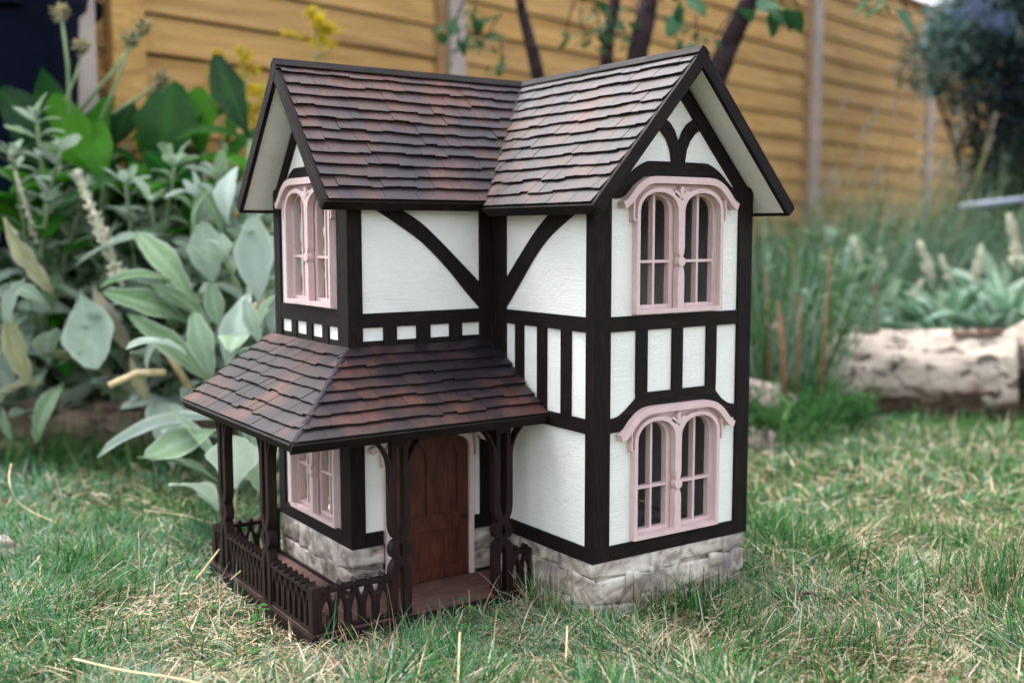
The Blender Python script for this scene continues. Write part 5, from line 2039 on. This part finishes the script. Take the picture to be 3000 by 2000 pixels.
def lawn_blades(n, dmin, dmax, seg, wide, seed):
    """blades of the lawn between two distances from the camera, all joined"""
    g = np.random.default_rng(seed)
    fx = Vector((FW.x, FW.y, 0)).normalized()
    rx = Vector((RT.x, RT.y, 0)).normalized()
    dp = dmin + (dmax - dmin) * g.random(n) ** 0.9
    off = (g.random(n) * 2 - 1) * (dp * 0.56 + 0.32)
    X = CAM.x + fx.x * dp + rx.x * off
    Y = CAM.y + fx.y * dp + rx.y * off
    keep = np.array([inside(LAWN, x, y) and not inside(FOOT, x, y) and not inside(FOOT2, x, y) for x, y in zip(X, Y)])
    X, Y, dp, off = X[keep], Y[keep], dp[keep], off[keep]
    n = len(X)
    n1 = np.array([noise.noise(Vector((x * 2.3, y * 2.3, 1.7))) for x, y in zip(X, Y)])
    n2 = np.array([noise.noise(Vector((x * 9.0, y * 9.0, 4.1))) for x, y in zip(X, Y)])
    n3 = np.array([noise.noise(Vector((x * 5.0, y * 5.0, 9.3))) for x, y in zip(X, Y)])
    left = -off / (dp * 0.54)
    # share of straw falls with distance and follows dry patches
    dry = np.clip(0.38 - 0.14 * n1 - 0.20 * n2 - 0.16 * (dp - 1.35) - 0.10 * left, 0.12, 0.62)
    blue = np.clip(0.44 + 0.22 * left + 0.5 * n3, 0.08, 0.85)
    u = g.random(n)
    is_dry = u < dry
    is_blue = (~is_dry) & (g.random(n) < blue)
    is_grn = ~(is_dry | is_blue)
    col = np.zeros((n, 3))
    for msk, pal in ((is_dry, STRAWS), (is_blue, BLUES), (is_grn, GREENS)):
        m = int(msk.sum())
        c = np.array(pal)[g.integers(0, len(pal), m)]
        col[msk] = c * g.uniform(0.68, 1.28, (m, 1)) * g.uniform(0.93, 1.07, (m, 3))
    lush = np.clip(1.0 + 0.55 * n2 + 0.25 * n1, 0.6, 1.5)
    el = np.radians(np.where(is_dry, g.uniform(0, 42, n), np.where(is_blue, g.uniform(14, 70, n), g.uniform(28, 84, n))))
    L = np.where(is_dry, g.uniform(0.020, 0.058, n), np.where(is_blue, g.uniform(0.028, 0.068, n), g.uniform(0.024, 0.056, n))) * lush
    L *= np.clip(1.1 - 0.18 * (dp - 1.3), 0.6, 1.1)
    # pressed low beside the porch
    dx = np.maximum(np.maximum(-0.360 - X, X - 0.0), 0)
    dy = np.maximum(np.maximum(0.130 - Y, Y - 0.545), 0)
    L *= 0.45 + 0.55 * np.clip(np.hypot(dx, dy) / 0.09, 0, 1)
    dr = np.where(is_dry, g.uniform(0.1, 0.9, n), g.uniform(0.5, 2.0, n))
    W = np.where(is_dry, g.uniform(0.0008, 0.0018, n), np.where(is_blue, g.uniform(0.0008, 0.0015, n), g.uniform(0.0011, 0.0023, n))) * wide
    flow = n3 * 5.0 + n1 * 4.0
    az = np.where(g.random(n) < 0.55, flow + g.normal(0, 0.7, n), g.random(n) * 6.283)
    d = np.stack([np.cos(az) * np.cos(el), np.sin(az) * np.cos(el), np.sin(el)], 1)
    tw = g.normal(0, 0.5, n)
    sd_ = np.stack([-np.sin(az + tw), np.cos(az + tw), g.normal(0, 0.25, n)], 1)
    sd_ /= np.linalg.norm(sd_, axis=1)[:, None]
    z0 = np.where(is_dry, g.random(n) * 0.018, 0.0)
    p = np.stack([X, Y, z0], 1)
    V = np.zeros((n, (seg + 1) * 2, 3))
    for i in range(seg + 1):
        t = i / seg
        ww = (W * (1 - t ** 1.7 * 0.85) / 2)[:, None]
        V[:, 2 * i] = p + sd_ * ww
        V[:, 2 * i + 1] = p - sd_ * ww
        d[:, 2] -= dr / seg * (0.5 + t)
        d /= np.linalg.norm(d, axis=1)[:, None]
        p = p + d * (L / seg)[:, None]
    V[:, :, 2] = np.maximum(V[:, :, 2], 0.0008)
    k = (seg + 1) * 2
    base = (np.arange(n) * k)[:, None, None]
    q = np.array([[2 * i, 2 * i + 1, 2 * i + 3, 2 * i + 2] for i in range(seg)])[None]
    return V.reshape(-1, 3), (base + q).reshape(-1, 4), np.repeat(col, seg, axis=0)


GV, GF, GC = [], [], []
off_ = 0
for args in ((225000, 0.95, 1.95, 4, 1.35, 11), (85000, 1.9, 3.7, 3, 1.9, 12)):
    v_, f_, c_ = lawn_blades(*args)
    GV.append(v_)
    GF.append(f_ + off_)
    GC.append(c_)
    off_ += len(v_)
GV, GF, GC = np.concatenate(GV), np.concatenate(GF), np.concatenate(GC)
gm = bpy.data.meshes.new('lawn_grass')
gm.vertices.add(len(GV))
gm.vertices.foreach_set('co', GV.astype(np.float32).ravel())
gm.loops.add(GF.size)
gm.loops.foreach_set('vertex_index', GF.astype(np.int32).ravel())
gm.polygons.add(len(GF))
gm.polygons.foreach_set('loop_start', np.arange(0, GF.size, 4, dtype=np.int32))
ga = gm.attributes.new('col', 'FLOAT_COLOR', 'FACE')
ga.data.foreach_set('color', np.concatenate([GC, np.ones((len(GC), 1))], 1).astype(np.float32).ravel())
gm.update(calc_edges=True)
gm.validate()
go = link('lawn_grass', gm, None, M_GRASS)
tag(go, 'short lawn grass of green and straw-coloured blades round the dollhouse', 'grass', kind='stuff')

# longer blades: against the porch and walls, the dark tuft, loose straws
lrng = random.Random(321)


def gp_(X, Y):
    d = FW + RT * ((X * 3000 / 2352 - 1500) / FPX) + UP * ((1000 - Y * 3000 / 2352) / FPX)
    return CAM + d * (-CAM.z / d.z)


LB = Blades()


def long_blades(cx, cy, n, spread, L0, L1, cols, w=0.0022, el=(45, 88), droop=(0.1, 0.9)):
    for i in range(n):
        p = Vector((cx + lrng.gauss(0, spread), cy + lrng.gauss(0, spread), 0.0))
        if inside(FOOT, p.x, p.y) or inside(FOOT2, p.x, p.y):
            continue
        az = lrng.uniform(0, 6.283)
        e = rad(lrng.uniform(*el))
        d = Vector((math.cos(az) * math.cos(e), math.sin(az) * math.cos(e), math.sin(e)))
        LB.blade(p, d, lrng.uniform(L0, L1), w * lrng.uniform(0.6, 1.2), lrng.uniform(*droop), vary(lrng, cols[lrng.randrange(len(cols))], 0.25), 7)


ALLC = GREENS + BLUES[:1] + STRAWS[:3]
# along the foot of the house
for i in range(60):
    t = lrng.random()
    long_blades(-0.35 + 0.35 * t, 0.112, 2 if t < 0.42 or t > 0.9 else 1, 0.010, 0.03, 0.085 if t < 0.35 else 0.05, ALLC)
for i in range(50):
    t = lrng.random()
    long_blades(0.31 * t, -0.020, 3, 0.010, 0.04, 0.085, ALLC)
for i in range(24):
    t = lrng.random()
    long_blades(-0.022, 0.0 + 0.12 * t, 3, 0.008, 0.05, 0.10, GREENS + STRAWS[:2])
for i in range(36):
    t = lrng.random()
    long_blades(-0.375, 0.13 + 0.42 * t, 1, 0.008, 0.025, 0.045, ALLC)
q = at(2285, 1385, 1.56)
long_blades(q.x, q.y, 300, 0.045, 0.05, 0.115, [(0.016, 0.060, 0.018), (0.030, 0.095, 0.030), (0.070, 0.17, 0.06), (0.30, 0.22, 0.12)], 0.0026, (30, 85), (0.4, 1.7))
q = at(2330, 1330, 1.62)
long_blades(q.x, q.y, 150, 0.04, 0.05, 0.11, [(0.016, 0.060, 0.018), (0.030, 0.095, 0.030), (0.070, 0.17, 0.06)], 0.0026, (30, 85), (0.4, 1.7))
q = gp_(1972, 1352)
long_blades(q.x, q.y, 3, 0.004, 0.085, 0.10, [(0.010, 0.050, 0.014)], 0.0030, (70, 84), (0.05, 0.2))
# scattered taller ones over the lawn
for i in range(900):
    dp = lrng.uniform(1.0, 3.2)
    off = lrng.uniform(-0.55, 0.55) * dp
    p = Vector((CAM.x, CAM.y, 0)) + Vector((FW.x, FW.y, 0)).normalized() * dp + Vector((RT.x, RT.y, 0)) * off
    if inside(LAWN, p.x, p.y):
        long_blades(p.x, p.y, 1, 0.004, 0.05, 0.105, ALLC + STRAWS, 0.0018)
# grass along the left log and around the right one
for i in range(420):
    q = at(lrng.uniform(-40, 640), 1045, lrng.uniform(2.45, 2.62))
    long_blades(q.x, q.y, 1, 0.02, 0.07, 0.16, GREENS + [(0.10, 0.22, 0.05)], 0.0032)
for i in range(220):
    q = at(lrng.uniform(1730, 2400), 950, lrng.uniform(2.85, 3.15))
    long_blades(q.x, q.y, 1, 0.03, 0.035, 0.075, GREENS + [(0.10, 0.24, 0.05)], 0.0034)
for i in range(420):
    dp = lrng.uniform(1.0, 2.3)
    off = lrng.uniform(-0.55, 0.55) * dp
    p = Vector((CAM.x, CAM.y, 0)) + Vector((FW.x, FW.y, 0)).normalized() * dp + Vector((RT.x, RT.y, 0)) * off
    if not inside(LAWN, p.x, p.y) or inside(FOOT, p.x, p.y) or noise.noise(Vector((p.x * 4, p.y * 4, 7))) < 0.02:
        continue
    c0 = vary(lrng, (0.060, 0.165, 0.040), 0.3)
    top = p + Vector((0, 0, lrng.uniform(0.018, 0.034)))
    a0 = lrng.uniform(0, 6.28)
    for k in range(3):
        a = a0 + k * 2.094
        LB.quad(top, Vector((math.cos(a), math.sin(a), lrng.uniform(-0.1, 0.4))), lrng.uniform(0.007, 0.012), 0.009, Vector((0, 0, 1)), c0)
tall = link('tall_grass', LB.mesh('tall_grass', M_GRASS), None)
tag(tall, 'taller single grass blades sticking out of the lawn and along the house foot', 'grass', kind='stuff')

# loose things lying in the grass
def straw(pts, r, label, mtl=M_STRAW, name='straw'):
    P = [Vector(p) for p in pts]
    o_ = P[0].copy()
    o = MB().tube([Vector(p) - o_ for p in spline([tuple(p) for p in P], 5)], [r] * (5 * (len(P) - 1) + 1), 6).build(name, mtl, None, smooth=True)
    o.location = o_
    return tag(o, label, 'straw', 'loose straws in the grass')


def gp(X, Y, z):
    u, v = X * 3000 / 2352, Y * 3000 / 2352
    d = FW + RT * ((u - 1500) / FPX) + UP * ((1000 - v) / FPX)
    t = (z - CAM.z) / d.z
    return CAM + d * t


straw([gp(170, 1512, 0.045), gp(280, 1538, 0.05), gp(400, 1556, 0.05), gp(470, 1572, 0.045)], 0.0012, 'long knotty straw lying at the bottom left')
straw([gp(25, 1065, 0.11), gp(22, 1110, 0.10), gp(50, 1160, 0.06), gp(130, 1200, 0.035)], 0.0011, 'curved pale stalk arching out of the grass at the left')
straw([gp(450, 1330, 0.03), gp(520, 1240, 0.055)], 0.0012, 'straight straw leaning left of the porch')
straw([gp(530, 1330, 0.03), gp(583, 1285, 0.05)], 0.0012, 'straight straw leaning closest to the porch base')
straw([gp(330, 1170, 0.03), gp(430, 1185, 0.035), gp(545, 1218, 0.03)], 0.0009, 'thin straw lying flat behind the left railing')
straw([gp(1052, 1568, 0.03), gp(1056, 1452, 0.06)], 0.0013, 'upright cut straw before the porch entrance')
straw([gp(1300, 1520, 0.03), gp(1303, 1437, 0.06)], 0.0012, 'upright cut straw before the front corner')
# dry blade folded over and a brown dead leaf
me_dry = leaf_mesh('dead_leaf', M_LAMBDRY, 0.22, 0.5, 1.0, 0.6, 0.3, 0.08, 91, 10, 4, 0.05, 0.1)
o = leaf(None, me_dry, gp(1925, 1372, 0.045), gp(1893, 1340, 0.06), 1.2, UPV, 'dead_leaf')
tag(o, 'folded straw coloured blade standing in the grass on the right', 'leaf')
M_DEAD = m_plain('brown_dead_leaf', (0.10, 0.055, 0.040), 0.7, 0.3, 0.4, 60)
me_dead = leaf_mesh('dead_leaf', M_DEAD, 0.30, 0.5, 1.0, 0.7, 0.3, 0.15, 92, 10, 4, 0.05, 0.2)
o = leaf(None, me_dead, gp(1830, 1372, 0.035), gp(1882, 1350, 0.045), 1.0, UPV, 'dead_leaf')
tag(o, 'dark brown dead leaf lying in the grass right of the house', 'leaf')
o = leaf(None, me_dead, gp(760, 1425, 0.035), gp(735, 1380, 0.045), 1.0, UPV + TOCAM, 'dead_leaf')
tag(o, 'curled brown dead leaf at the front corner of the porch', 'leaf')
